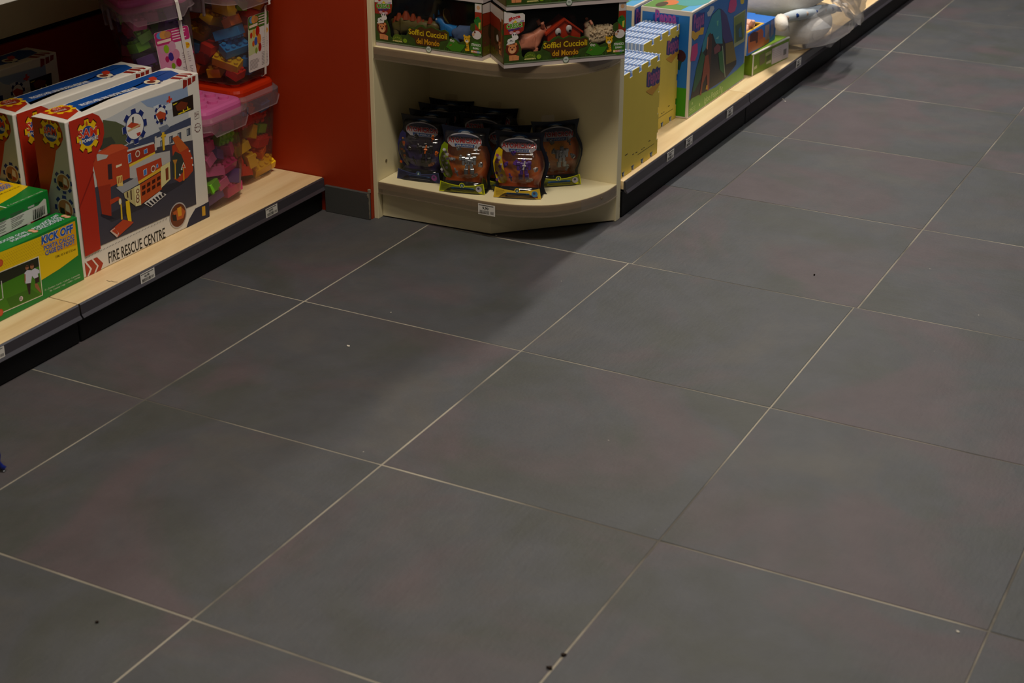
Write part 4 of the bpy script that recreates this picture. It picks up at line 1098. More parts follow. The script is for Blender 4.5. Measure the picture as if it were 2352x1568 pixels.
    for k in range(5): p.ab(circ(.059 + k * .0055, .0265 + .004 * math.sin(k * .8), .0022, 6), (128, 146, 44))
    p.ab(circ(.094, .0240, .0058, 14, 1.1), (126, 160, 30)); p.ab(circ(.0965, .0255, .001, 6), (26, 30, 16)); p.ab([(.054, .0185), (.086, .0185), (.084, .0220), (.056, .0220)], (206, 196, 120))
    for k in range(60):
        x = random.uniform(.05, .30); z = .0142; hgt = random.uniform(.004, .011)
        p.ab([(x, z), (x + .0022, z), (x + random.uniform(-.002, .004), z + hgt)], random.choice(((46, 84, 18), (70, 116, 24), (40, 66, 18))))
    p.ab([(.074 + .03, .044), (.112, .060), (.128, .0575), (.145, .068), (.158, .063), (.178, .069), (.206, .061), (.222, .064), (.228, .058), (.226, .042), (.204, .036), (.200, .022), (.180, .018), (.130, .018), (.124, .034)], (74, 44, 16))
    p.text('Soffici Cuccioli', (.106, .0440), (.226, .0440), .0150, (206, 178, 20), px=False, bold=.022, outline=(92, 44, 12), ow=.04)
    p.text('del Mondo', (.130, .0225), (.202, .0225), .0145, (206, 150, 22), px=False, bold=.022, outline=(92, 44, 12), ow=.04)
    p.ab(circ(.168, .0105, .0088, 20), (96, 110, 96)); p.ab(circ(.168, .0105, .0072, 20), (196, 206, 196)); p.lines(.164, .0085, .172, .0135, 2, (70, 84, 80))
    # crocodile, tiger, sheep, round badge, small green lizard
    p.ab([(.222, .024), (.236, .044), (.250, .046), (.262, .036), (.282, .036), (.276, .026), (.266, .016), (.240, .0155)], (62, 122, 26)); p.ab(circ(.238, .043, .0035, 10), (216, 214, 196)); p.ab(circ(.245, .042, .0033, 10), (216, 214, 196)); p.ab(circ(.2385, .0428, .0015, 6), (20, 24, 18)); p.ab(circ(.2455, .0418, .0015, 6), (20, 24, 18)); p.ab([(.232, .028), (.240, .0305), (.239, .0325)], (196, 70, 50))
    p.ab(circ(.2865, .0510, .0095, 14), (220, 168, 30)); p.ab(circ(.279, .0595, .0034, 8), (220, 168, 30)); p.ab(circ(.294, .0595, .0034, 8), (220, 168, 30)); p.ab(circ(.2865, .0465, .004, 10, 1.3), (232, 222, 206)); p.ab(circ(.2865, .0485, .0016, 6), (30, 20, 16))
    for q in (.283, .290): p.ab(circ(q, .0535, .0013, 6), (30, 20, 16))
    p.ab([(.283, .043), (.291, .043), (.294, .022), (.282, .020), (.280, .026), (.286, .028)], (220, 168, 30)); 
    for k in range(3): p.ab([(.285, .027 + k * .005), (.291, .029 + k * .005), (.291, .0305 + k * .005), (.285, .0285 + k * .005)], (96, 60, 16))
    p.ab(circ(.316, .066, .0115, 16, 1.2), (216, 208, 206)); p.ab(circ(.306, .0660, .0042, 10), (206, 166, 130)); p.ab(circ(.3105, .0725, .003, 8), (110, 56, 40))
    p.ab([(.315, .112), (.322, .114), (.329, .106), (.331, .082), (.326, .078), (.320, .086), (.312, .094), (.308, .102)], (40, 112, 40)); p.ab([(.322, .098), (.328, .100), (.327, .082), (.322, .084)], (206, 190, 70)); p.ab(circ(.3165, .1085, .0014, 6), (20, 24, 18))
    p.ab(circ(.3135, .0300, .0190, 22, .92), (60, 116, 30)); p.text('STRINGICI', (.3000, .0370), (.3275, .0370), .0062, (222, 222, 214), px=False, bold=.03); p.text('SIAMO', (.3040, .0285), (.3235, .0285), .0052, (222, 222, 214), px=False, bold=.03)
    for k, c in enumerate(((226, 180, 40), (206, 60, 40), (176, 40, 80), (60, 100, 170), (50, 130, 60))): p.ab([(.2985 + k * .0062, .0185), (.2985 + (k + 1) * .0062, .0185), (.2985 + (k + 1) * .0062, .0250), (.2985 + k * .0062, .0250)], c)
    p.text('MORBIDOSI', (.2995, .0198), (.3285, .0198), .0040, (232, 226, 206), px=False, bold=.03)
    p.build('front_print', t)
    for nm, o_, u, n in (('side_print', (0, AD, 0), (0, -1, 0), (-1, 0, 0)), ('side_print', (AW, 0, 0), (0, 1, 0), (1, 0, 0))):
        p = Pad(None, o_, u, (0, 0, 1), n); p.STEP = .00006
        p.ab([(.002, .122), (AD - .002, .112), (AD - .002, AH - .003), (.002, AH - .003)], (206, 196, 192)); p.ab([(.002, .088), (AD - .030, .088), (AD - .030, .118), (.002, .120)], (138, 44, 22))
        p.ab([(AD - .030, .02), (AD - .018, .02), (AD - .010, .10), (AD - .004, .122), (AD - .02, .124)], (150, 84, 34)); lion(p, AD - .034, .052, .013)
        p.ab([(.004, .012), (AD - .002, .012), (AD - .002, .026), (.004, .036)], (92, 84, 22)); p.ab(circ(.05, .07, .02, 14), (60, 50, 24)); p.ab(circ(.06, .066, .009, 12), (214, 210, 206)); p.ab(circ(.10, .09, .008, 12), (60, 110, 40))
        for k in range(16): x = random.uniform(.01, AD - .012); p.ab(circ(x, random.uniform(.018, .05), .0025, 6), random.choice(((150, 120, 30), (70, 100, 24), (110, 70, 30))))
        p.build(nm, t)
    return t
A = on_z(853, 100, ZU); B = on_z(1105, 141, ZU)
anL = animal_carton('windowed animal carton with toy dinosaurs lying along the side panel', (-.7415, (A.y + B.y) / 2 - .001, ZU), -.012)
anL.scale = (.975, 1, 1)
A2 = on_z(1157.5, 158, ZU); B2 = on_z(1437, 134, ZU); d2 = B2 - A2
RZR = math.atan2(d2.y, d2.x)
anR = animal_carton('windowed animal carton with toy barn, pig and sheep, turned towards the aisle', (A2.x, A2.y, ZU), RZR)
anR.scale = (.985, 1, 1)
anLU = copy_tree(anL); anLU.location = (anL.location.x + .001, anL.location.y + .004, ZU + AH + .0006); anLU['label'] = 'windowed animal carton stacked on the one with toy dinosaurs'
anRU = copy_tree(anR); anRU.location = (A2.x + .006, A2.y + .001, ZU + AH + .0006); anRU['label'] = 'windowed animal carton stacked on the one with the toy barn'

def critter(name, label, cat, nodes, edges, m, loc, rz, sub=2, scale=1.0, group=None):
    """one continuous skinned body from joints with radii"""
    me = pyd(name, [tuple(c * scale for c in n[:3]) for n in nodes], []); 
    me = bpy.data.meshes.new(name); me.from_pydata([tuple(c * scale for c in n[:3]) for n in nodes], edges, []); me.update()
    o = link(name, me, m, None); o.location = loc; o.rotation_euler = (0, 0, rz)
    sk = o.modifiers.new('skin', 'SKIN'); sk.use_smooth_shade = True
    if not me.skin_vertices: me.attributes  # layer comes with the modifier
    for i, n in enumerate(nodes):
        sv = me.skin_vertices[0].data[i]; r = n[3] * scale; sv.radius = (r, r); sv.use_root = (i == 0)
    ss = o.modifiers.new('smooth', 'SUBSURF'); ss.levels = sub; ss.render_levels = sub
    tag(o, label, cat, group)
    return o
def inbox(box_o, x, y, z): return mtx(box_o) @ Vector((x, y, z))
GA = 'toy animals inside the windowed cartons'
TOY = {k: mat('toy_' + k, c, .45, .4, noise=.15, nscale=120) for k, c in dict(pig=(236, 150, 118), sheep=(226, 206, 166), grey=(128, 128, 130), blue=(30, 128, 206), bluegrey=(84, 108, 150), olive=(104, 92, 44), rust=(150, 62, 26), barn=(206, 58, 20), roofgreen=(30, 96, 44), maroon=(84, 28, 20)).items()}
def quad_nodes(L, hgt, br, neck, head, leg):
    """trunk along +x, four legs, neck and head at +x end, small tail"""
    n = [(0, 0, hgt, br), (L * .5, 0, hgt * 1.03, br * 1.02), (-L * .5, 0, hgt, br * .92)]
    e = [(0, 1), (0, 2)]
    n.append((L * .5 + neck[0] * .5, 0, hgt + neck[1] * .5, neck[2])); e.append((1, 3))
    n.append((L * .5 + neck[0], 0, hgt + neck[1], head[0])); e.append((3, 4))
    n.append((L * .5 + neck[0] + head[1], 0, hgt + neck[1] - head[2], head[3])); e.append((4, 5))
    for bx, base in ((L * .45, 1), (-L * .45, 2)):
        for sy in (-1, 1):
            k = len(n); n.append((bx, sy * br * .75, hgt * .45, leg)); n.append((bx + (.002), sy * br * .75, .003, leg * .95)); e += [(base, k), (k, k + 1)]
    k = len(n); n.append((-L * .5 - br * 1.1, 0, hgt + br * .3, leg * .5)); e.append((2, k))
    return n, e
n, e = quad_nodes(.050, .046, .0185, (.020, .026, .0135), (.0145, .016, .002, .008), .0065)
pig = critter('toy_pig', 'pink toy pig with open snout inside the animal carton', 'toy animal', n, e, TOY['pig'], inbox(anR, .066, .026, .0128), RZR + .05, group=GA)
for sx, (dx, dz) in ((0, (.0, .0)),):
    for q in (-1, 1):
        link('ear', tube_me('ear', [(.044, q * .010, .082), (.040, q * .015, .092), (.044, q * .016, .096)], .004, 6, [.0055, .0045, .001]), TOY['pig'], pig)
    link('snout', tube_me('snout', [(.058, 0, .073), (.071, 0, .077)], .006, 10, [.006, .0068]), TOY['pig'], pig)
    link('eye', tube_me('eye', [(.052, -.0125, .079), (.052, -.0142, .079)], .0016, 8), DARKGAP, pig)
n, e = quad_nodes(.058, .050, .023, (.0, .030, .016), (.0165, .016, .006, .0085), .0075)
sheep = critter('toy_sheep', 'cream woolly toy sheep inside the animal carton', 'toy animal', [(-x, y, z, r) for x, y, z, r in n], e, mat('toy_wool', (230, 206, 170), .7, .2, noise=.2, nscale=90, bump=1.0, bscale=130), inbox(anR, .272, .030, .0128), RZR, group=GA)
bm = bmesh.new()
for k in range(150):
    a = random.uniform(0, 2 * PI); x = random.uniform(-.036, .034); b_ = random.uniform(-.3, 1) * PI / 2
    r = bmesh.ops.create_icosphere(bm, subdivisions=1, radius=random.uniform(.0030, .0045)); bmesh.ops.translate(bm, verts=r['verts'], vec=(x, .0205 * math.cos(b_) * random.choice((-1, 1)), .050 + .0205 * math.sin(b_)))
link('fleece', fin(bm, 'fleece'), MATS['toy_wool'], sheep, True)
for q in (-1, 1): link('ear', tube_me('ear', [(-.032, q * .012, .088), (-.028, q * .019, .080)], .004, 6, [.004, .003]), TOY['pig'], sheep)
link('eye', tube_me('eye', [(-.036, -.0150, .084), (-.036, -.0166, .084)], .0016, 8), DARKGAP, sheep)
n, e = quad_nodes(.050, .055, .017, (.018, .030, .012), (.0165, .020, .006, .008), .006)
grey = critter('toy_donkey', 'grey toy animal with long muzzle behind the pig inside the carton', 'toy animal', n, e, TOY['grey'], inbox(anR, .062, .068, .0128), RZR + .1, group=GA)
n, e = quad_nodes(.060, .052, .018, (.0, .036, .012), (.013, .014, -.004, .006), .006)
hen = critter('toy_rooster', 'dark red toy animal in the shade behind the sheep', 'toy animal', [(-x, y, z, r) for x, y, z, r in n], e, TOY['maroon'], inbox(anR, .242, .076, .0128), RZR, group=GA)
barn = thing('toy_barn', 'red toy barn with two bulging eyes inside the animal carton', 'toy', inbox(anR, .166, .028, .0128), RZR, GA)
link('barn_wall', prism_me('barn_wall', [(-.044, 0), (.044, 0), (.044, .064), (0, .096), (-.044, .064)], -.018, .022, 'xz'), TOY['barn'], barn)
for q in (-1, 1):
    pts = [(0, .097), (q * .050, .061), (q * .050, .066), (0, .103)]
    link('roof_slab', prism_me('roof_slab', pts, -.022, .026, 'xz'), TOY['barn'], barn)
    bm = bmesh.new(); bmesh.ops.create_uvsphere(bm, u_segments=16, v_segments=10, radius=.0082); bmesh.ops.scale(bm, verts=bm.verts, vec=(1, .7, 1.25)); eye = link('eye', fin(bm, 'eye'), MATS['plastic_white'], barn, True, loc=(q * .0145 - .002, -.0185, .071 + q * .003))
    link('pupil', tube_me('pupil', [(.001, -.0045, -.004), (.001, -.0062, -.004)], .0032, 10), DARKGAP, eye)
# dinosaurs in the other carton
GRX = -.015
n, e = quad_nodes(.085, .046, .022, (.026, .006, .015), (.0175, .018, .004, .010), .008)
ank = critter('toy_armoured_dinosaur', 'olive toy dinosaur with rust plates inside the animal carton', 'toy animal', n, e, TOY['olive'], inbox(anL, .098, .030, .0128), GRX, group=GA)
for k, (x, z, r) in enumerate(((-.036, .064, .012), (-.014, .069, .015), (.008, .068, .011), (.026, .064, .010), (-.048, .056, .009), (.060, .066, .009), (.038, .060, .007))):
    link('plate', tube_me('plate', [(x, -.006, z - .006), (x, -.006, z + r)], r, 8, [r, r * .35]), TOY['rust'], ank)
n, e = quad_nodes(.060, .046, .017, (.012, .060, .009), (.010, .016, .002, .006), .007)
brach = critter('toy_longneck_dinosaur', 'dark olive long-necked toy dinosaur behind the plated one', 'toy animal', n, e, TOY['olive'], inbox(anL, .105, .076, .0128), GRX, group=GA)
n, e = quad_nodes(.040, .046, .016, (.014, .026, .012), (.015, .018, .006, .009), .007)
tri = critter('toy_horned_dinosaur', 'bright blue horned toy dinosaur with neck frill inside the carton', 'toy animal', [(-x, y, z, r) for x, y, z, r in n], e, TOY['blue'], inbox(anL, .222, .034, .0128), GRX, group=GA)
link('frill', prism_me('frill', [(.016 * math.cos(a), .020 * math.sin(a)) for a in [k * PI / 8 for k in range(16)]], -.0015, .0015, 'yz'), TOY['olive'], tri, loc=(-.016, 0, .082), rot=(0, -.35, 0))
for x, z in ((-.055, .075), (-.040, .087)): link('horn', tube_me('horn', [(x, 0, z - .004), (x - .002, 0, z + .008)], .003, 6, [.0036, .0016]), TOY['blue'], tri)
link('eye', tube_me('eye', [(-.040, -.0135, .074), (-.040, -.0150, .074)], .0022, 8), MATS['plastic_white'], tri)
n, e = quad_nodes(.048, .044, .022, (.016, .004, .014), (.015, .014, .008, .008), .008)
ele = critter('toy_round_dinosaur', 'blue-grey rounded toy dinosaur beside the blue horned one', 'toy animal', n, e, TOY['bluegrey'], inbox(anL, .268, .032, .0128), GRX + .1, group=GA)

# ------------------------------------------------------------------ foam mat packs (right deck)
FOAMY = mat('foam_yellow', (222, 198, 84), .6, .25, noise=.04); FOAMW = mat('foam_white_rim', (200, 213, 238), .45, .35); FOAMB = mat('foam_blue', (132, 166, 224), .5, .3, noise=.05, coat=.6)
MW, MH = .272, .292
def jig():
    """outline of one interlocking mat: dovetail notches along all edges"""
    nd = .015
    def edge(n0, n):  # fractions of notch centres
        return [n0 + (1 - n0 * 2) * k / (n - 1) for k in range(n)]
    top = [.245, .475, .705, .945]
    P = []
    def run(x0, y0, dx, dy, nx, ny, L, fr, wd, dep):
        for f in fr:
            c = f * L; a = wd / 2
            for s, d in ((-a * .85, 0), (-a * .75, dep * .45), (-a * 1.1, dep), (a * 1.1, dep), (a * .75, dep * .45), (a * .85, 0)):
                q = min(max(c + s, .0008), L - .0008)
                P.append((x0 + dx * q + nx * d, y0 + dy * q + ny * d))
    P.append((0, 0)); run(0, 0, 1, 0, 0, 1, MW, [.12, .36, .60, .84], .020, nd)
    P.append((MW, 0)); run(MW, 0, 0, 1, -1, 0, MH, [.18, .44, .66, .86], .024, .007)
    P.append((MW, MH)); run(MW, MH, -1, 0, 0, -1, MW, [1 - t for t in top[::-1]], .020, nd + .002)
    P.append((0, MH)); run(0, MH, 0, -1, 1, 0, MH, [.14, .36, .60, .84], .024, .007)
    return P
JIG = jig()
def mat_mesh(front_yellow):
    bm = bmesh.new(); rings = []
    for y, ins in ((0, .0006), (.0008, 0), (.0042, 0), (.0050, .0012), (.0108, .0012)):
        rings.append([bm.verts.new((MW / 2 + (x - MW / 2) * (1 - ins / .13), y, MH / 2 + (z - MH / 2) * (1 - ins / .14))) for x, z in JIG])
    n = len(JIG)
    for i in range(4):
        for k in range(n):
            f = bm.faces.new((rings[i][k], rings[i][(k + 1) % n], rings[i + 1][(k + 1) % n], rings[i + 1][k])); f.material_index = (0 if i == 0 else 1) if i < 2 else 2
    bm.faces.new(rings[0][::-1]); f = bm.faces.new(rings[-1]); f.material_index = 2
    bmesh.ops.recalc_face_normals(bm, faces=bm.faces)
    me = fin(bm, 'foam_mat')
    for m_ in ((FOAMY if front_yellow else FOAMW), FOAMW, FOAMB): me.materials.append(m_)
    return me
MYEL, MBLU = mat_mesh(True), mat_mesh(False)
def mat_pack(label, loc, rz):
    t = thing('foam_mat_pack', label, 'foam mats', loc, rz, 'packs of interlocking foam mats')
    link('foam_mat', MYEL, None, t)
    for k in range(1, 10): link('foam_mat', MBLU, None, t, loc=(0, k * .0118, 0))
    p = front(mtx(t), MW, MH, zoom(1425, 0, 7.84))
    p.poly([(480, 1302), (520, 1288), (552, 1312), (585, 1232), (630, 1242), (660, 1190), (690, 1222), (718, 1206), (715, 1330), (700, 1480), (665, 1518), (640, 1488), (605, 1562), (560, 1540), (512, 1572), (466, 1560), (470, 1420)], (66, 66, 120))
    p.text('Peppa', (492, 1545), (704, 1412), .040, (160, 84, 130), bold=.03)
    p.T = zoom(1425, 160, 6.03)
    p.poly([(352, 300), (420, 250), (475, 215), (535, 178), (538, 212), (480, 290), (440, 350), (395, 335)], (206, 150, 50))
    for x, y, l in ((62, 1182, 40), (164, 1172, 24), (210, 1146, 24), (390, 986, 24), (290, 1098, 14), (318, 1078, 14)): p.poly([(x, y), (x + l, y - l * .6), (x + l, y - l * .6 + 10), (x, y + 12)], (60, 54, 30))
    p.poly([(238, 1172), (465, 1020), (466, 1026), (240, 1180)], (120, 104, 30))
    p.build('front_print', t)
    return t
mp = mat_pack('pack of blue foam mats with yellow front, nearest the cream corner unit', (-.1650, 2.0905, ZR + .0004), math.radians(90.2))
mp2 = copy_tree(mp); mp2.location = (-.2490, 2.4320, ZR + .0004); mp2.rotation_euler.z = math.radians(90.4); mp2['label'] = 'pack of blue foam mats with yellow front, leaning next to the tent box'

# ------------------------------------------------------------------ tent cartons
TB = mat('tent_white_edge', (216, 208, 200), .45, .35)
def tent_carton(label, loc, rz):
    t = thing('tent_carton', label, 'toy box', loc, rz, 'blue play tent cartons')
    w, d, h = .497, .168, .3315; M = mtx(t)
    carton_body('carton', w, d, h, TB, t, .002)
    p = front(M, w, h, zoom(1560, 0, 5.6)); e = .007
    p.ab([(e, .004), (w - e, .004), (w - e, h - e), (e, h - e)], (38, 104, 176))
    p.poly([(122, 1290), (200, 1240), (470, 1120), (600, 1010), (733, 905), (726, 1072), (500, 1240), (116, 1502)], (104, 160, 52))
    p.poly([(733, 905), (838, 800), (826, 1004), (726, 1072)], (104, 160, 52))
    p.poly([(135, 1306), (215, 890), (300, 560), (420, 190), (500, 110), (540, 115), (610, 190), (690, 520), (735, 780), (730, 830), (590, 1012), (330, 1180), (160, 1264)], (30, 34, 40))
    p.poly([(300, 560), (420, 200), (500, 116), (528, 125), (545, 340), (556, 560), (470, 560), (430, 430), (380, 450), (340, 620), (285, 700)], (40, 130, 150))
    p.poly([(528, 118), (560, 130), (612, 200), (688, 520), (590, 560), (556, 480)], (58, 54, 110))
    p.poly([(590, 560), (690, 530), (733, 770), (600, 830)], (110, 96, 48))
    p.poly([(215, 890), (290, 660), (330, 720), (280, 1000), (190, 1180), (168, 1180)], (30, 92, 62))
    p.poly([(500, 680), (556, 640), (572, 950), (520, 900)], (34, 100, 56)); p.poly([(548, 590), (556, 586), (590, 990), (582, 996)], (150, 170, 140))
    p.poly([(355, 640), (370, 450), (400, 420), (422, 470), (410, 700), (395, 880), (340, 900), (310, 860)], (70, 40, 34)); p.poly([(305, 900), (330, 720), (372, 700), (390, 900), (380, 1160), (355, 1170), (350, 950), (300, 1080), (280, 1220), (258, 1230)], (140, 64, 44)); p.poly([(345, 620), (362, 470), (372, 480), (362, 640)], (190, 130, 100))
    p.poly([(440, 620), (490, 560), (530, 600), (520, 660), (450, 700)], (112, 62, 70)); p.poly([(335, 1150), (345, 1095), (362, 1090), (362, 1150)], (206, 150, 30)); p.poly([(480, 270), (505, 260), (498, 330), (484, 330)], (90, 170, 150)); p.poly([(470, 490), (510, 460), (500, 500), (475, 505)], (110, 170, 170))
    p.poly([(165, 190), (210, 210), (240, 160), (290, 165), (330, 150), (318, 350), (250, 400), (215, 430), (165, 400)], (46, 60, 136)); p.text('Peppa', (182, 385), (315, 300), .048, (150, 84, 146), bold=.03)
    p.poly([(160, 400), (180, 395), (205, 420), (260, 390), (275, 355), (318, 350), (305, 440), (250, 450), (235, 490), (190, 520), (158, 480)], (206, 160, 56))
    for q in ([(355, 160), (385, 130), (400, 80), (440, 75), (450, 110), (420, 170), (400, 205), (365, 212)],): p.poly(q, (176, 184, 196))
    for q in ([(640, 40), (660, -10), (730, -30), (738, 60), (715, 140), (660, 170), (625, 150)], [(160, 600), (190, 570), (232, 552), (236, 680), (200, 780), (140, 786)]): p.poly(q, (190, 56, 120))
    p.poly([(785, 0), (838, -40), (832, 40), (805, 56), (788, 40)], (200, 176, 50))
    p.poly([(698, 214), (850, 118), (836, 528), (702, 612)], (146, 156, 120)); p.poly([(704, 230), (844, 138), (832, 480), (708, 560)], (104, 122, 60)); p.poly([(720, 330), (800, 280), (816, 500), (730, 540)], (60, 84, 70)); p.poly([(760, 380), (790, 330), (800, 470), (765, 480)], (50, 100, 130))
    p.text('Igloo Peppa Pig', (318, 1330), (556, 1165), .021, (190, 214, 140)); 
    for c in ((166, 1330), (260, 1345), (150, 1410)): p.disc(c, .005, (176, 206, 120), 8)
    p.lines(.012, .012, .075, .030, 3, (150, 190, 100))
    p.build('front_print', t)
    p = leftside(M, d, h, zoom(1425, 0, 7.84))
    p.ab([(.006, .006), (d - .008, .006), (d - .008, h - .014), (.006, h - .014)], (26, 110, 190)); p.ab([(.006, .006), (d - .008, .006), (d - .008, .096), (.006, .096)], (58, 140, 20))
    p.poly([(590, 260), (640, 236), (700, 262), (790, 240), (850, 262), (920, 258), (970, 290), (1055, 310), (1045, 450), (960, 560), (700, 560), (580, 430)], (18, 72, 160))
    p.text('Peppa', (625, 402), (1008, 440), .040, (160, 76, 160), bold=.04)
    p.disc((1070, 1010), .020, (60, 26, 40), 14); p.poly([(1020, 1090), (1110, 1100), (1070, 1260), (1015, 1250)], (16, 60, 60))
    p.build('side_print', t)
    p = topface(M, w, d, h)
    p.ab([(.004, .006), (w - .004, .006), (w - .004, d - .004), (.004, d - .004)], (70, 160, 214)); p.ab([(.004, .04), (.30, .03), (.30, d - .004), (.004, d - .004)], (84, 136, 60))
    p.ab(circ(.14, .055, .052, 24, 1.5), (60, 150, 156)); p.ab(circ(.08, .105, .024, 14, 1.6), (206, 110, 60)); p.ab(circ(.05, .12, .016, 14, 2.2), (60, 44, 34)); p.ab(circ(.17, .06, .006, 10), (200, 214, 120))
    p.build('top_print', t)
    return t
tc = tent_carton('large blue play tent carton with white edges standing on the beech deck', (-.2135, 2.7075, ZR + .0004), math.radians(90.4))
tc2 = copy_tree(tc); tc2.location = (-.3950, 2.6900, ZR + .0004); tc2['label'] = 'large blue play tent carton standing behind the first, by the back board'

# ------------------------------------------------------------------ green flat carton and blue doll carton on it
GRN = mat('olive_green_card', (112, 146, 34), .42, .35, noise=.08)
gc = thing('game_carton', 'green flat carton with white edges and a grey label on the deck', 'toy box', (-.2070, 3.2597, ZR + .0004), math.atan2(.2796, .0298))
carton_body('carton', .281, .235, .0735, GRN, gc, .001)
box('lid_rim', -.001, .282, -.001, .006, .0700, .0745, WHITE, gc, .0008); box('corner_rim', -.001, .005, -.001, .001, .0005, .0745, WHITE, gc, .0004)
p = front(mtx(gc), .281, .0735, zoom(1700, 0, 8.253))
p.poly([(605, 925), (916, 785), (912, 1080), (592, 1225)], (196, 186, 190)); p.poly([(820, 940), (880, 915), (872, 1020), (815, 1050)], (120, 116, 116))
for k in range(5): p.poly([(620, 960 + k * 34), (780, 890 + k * 34), (780, 900 + k * 34), (620, 970 + k * 34)], (172, 164, 168))
p.poly([(485, 1010), (592, 950), (592, 1010), (482, 1070)], (176, 182, 130)); p.poly([(370, 1050), (470, 980), (470, 1180), (365, 1250)], (110, 110, 70)); p.poly([(500, 1080), (585, 1030), (580, 1120), (495, 1170)], (96, 106, 60)); p.poly([(495, 1180), (585, 1130), (580, 1180), (490, 1220)], (190, 196, 150)); p.poly([(262, 1270), (320, 1230), (315, 1290), (258, 1325)], (196, 200, 150))
p.build('front_print', gc)
DB = mat('doll_carton_blue', (22, 110, 206), .4, .4); DY = mat('doll_carton_yellow', (214, 170, 54), .5, .3)
dz = ZR + .0755
dc = thing('doll_carton', 'open blue carton with orange scene and doll, resting on the green one', 'toy box', (-.2165, 3.225, dz), math.radians(88.6))
w, d, h = .256, .17, .076
box('front_wall', 0, w, 0, .003, 0, h, DB, dc); box('rear_wall', 0, w, d - .003, d, 0, h, DB, dc); box('end_wall', 0, .003, .003, d - .003, 0, h, mat('pale_card_edge', (206, 204, 190), .5, .3), dc); box('end_wall', w - .003, w, .003, d - .003, 0, h, DB, dc); box('tray_floor', .003, w - .003, .003, d - .003, 0, .040, mat('doll_tray_olive', (120, 104, 26), .6, .2), dc)
box('top_flap', .0, w + .012, .080, d + .03, h, h + .0015, DB, dc); box('top_rim', .150, w, 0, .080, h, h + .0015, DB, dc)
box('yellow_rim', .003, .150, .070, .080, h - .004, h + .002, DY, dc); box('yellow_rim', .003, .152, .003, .012, h - .004, h + .002, DY, dc); box('yellow_rim', .143, .152, .012, .070, h - .004, h + .002, DY, dc)
p = Pad(mtx(dc), (0, 0, h + .0016), (1, 0, 0), (0, 1, 0), (0, 0, 1)); p.ab(circ(.04, .115, .016, 18, 1.2), (226, 176, 70)); p.lines(.075, .105, .235, .145, 3, (190, 160, 214), fill=.6, rnd=.1); p.build('flap_print', dc)
p = front(mtx(dc), w, h, zoom(1700, 0, 8.253))
p.poly([(150, 700), (300, 600), (400, 540), (430, 700), (560, 730), (540, 800), (420, 880), (150, 1010)], (196, 100, 40)); p.poly([(190, 650), (260, 600), (340, 610), (330, 800), (300, 830), (290, 770), (180, 800)], (84, 34, 34)); p.poly([(340, 620), (410, 545), (440, 600), (430, 720), (350, 760)], (170, 84, 60))
p.poly([(470, 490), (555, 450), (555, 740), (470, 760)], (150, 130, 130)); p.poly([(580, 390), (640, 370), (630, 640), (570, 720)], (130, 130, 170)); p.build('front_print', dc)
doll = critter('toy_doll', 'pink toy doll lying in the open blue carton', 'doll', [(0, 0, .020, .020), (.030, 0, .030, .015), (.058, 0, .042, .026), (-.02, 0, .022, .017), (.012, -.022, .045, .009), (.005, -.030, .062, .008), (.012, .022, .040, .009), (-.045, -.012, .022, .010), (-.045, .012, .022, .010)], [(0, 1), (1, 2), (0, 3), (1, 4), (4, 5), (1, 6), (3, 7), (3, 8)], mat('doll_skin', (232, 176, 150), .5, .35), mtx(dc) @ Vector((.055, .038, .044)), math.radians(88), 2)

# ------------------------------------------------------------------ white plush in a clear bag
PLUSH = mat('white_plush', (232, 226, 216), .9, .1, noise=.1, nscale=30, bump=.6, bscale=160); FAB = mat('printed_ribbon_fabric', (196, 206, 214), .8, .15); NAVYF = mat('navy_fabric', (24, 56, 120), .8, .15)
def blob(name, c, r, m, parent, amp=.006, seed=0, sub=4, rot=None):
    rnd = random.Random(seed); ph = [(rnd.uniform(20, 45), Vector((rnd.uniform(-1, 1), rnd.uniform(-1, 1), rnd.uniform(-1, 1))), rnd.random() * 6) for _ in range(6)]
    bm = bmesh.new(); bmesh.ops.create_icosphere(bm, subdivisions=sub, radius=1)
    for v in bm.verts:
        n_ = v.co.normalized(); q = Vector((math.copysign(abs(n_.x) ** .8, n_.x) * r[0], math.copysign(abs(n_.y) ** .8, n_.y) * r[1], math.copysign(abs(n_.z) ** .8, n_.z) * r[2]))
        k = sum(math.sin(f * q.dot(dv) + o_) for f, dv, o_ in ph) / 6
        v.co = q + n_ * amp * k
    o = link(name, fin(bm, name), m, parent, True, loc=c)
    if rot: o.rotation_euler = rot
    return o
plush = thing('plush_cushion', 'white plush toy folded inside the clear plastic bag', 'plush toy', (-.225, 3.74, ZR), 0)
PB = Vector(plush.location)
blob('body', (-.035, .025, .064), (.150, .165, .063), PLUSH, plush, .007, 3); blob('head', (-.100, .01, .186), (.190, .225, .080), PLUSH, plush, .012, 4)
pw = on_x(1797, 61, -.150) - PB
link('paw', tube_me('paw', [pw + Vector((-.03, .07, .004)), pw + Vector((-.01, .02, 0)), pw, pw + Vector((.004, -.008, 0))], .02, 14, [.022, .023, .018, .008]), PLUSH, plush, True)
pts = [on_x(px, py, x) - PB for px, py, x in ((1786, 44, -.190), (1822, 36, -.170), (1856, 29, -.158), (1888, 23, -.150), (1914, 20, -.146))]
col_ = link('neck_ribbon', tube_me('neck_ribbon', pts, .016, 10, [.010, .018, .021, .021, .017]), FAB, plush, True)
for k in range(6):
    t_ = .10 + k * .16; i_ = min(int(t_ * 4), 3); q_ = pts[i_].lerp(pts[i_ + 1], t_ * 4 - i_)
    r = bmesh.new(); bmesh.ops.create_icosphere(r, subdivisions=2, radius=.0075); link('ribbon_dot', fin(r, 'ribbon_dot'), NAVYF if k % 2 else mat('ribbon_dot_beige', (190, 170, 156), .8, .1), col_, True, loc=q_ + Vector((.015, -.010, .004)))
e_ = pts[-1]
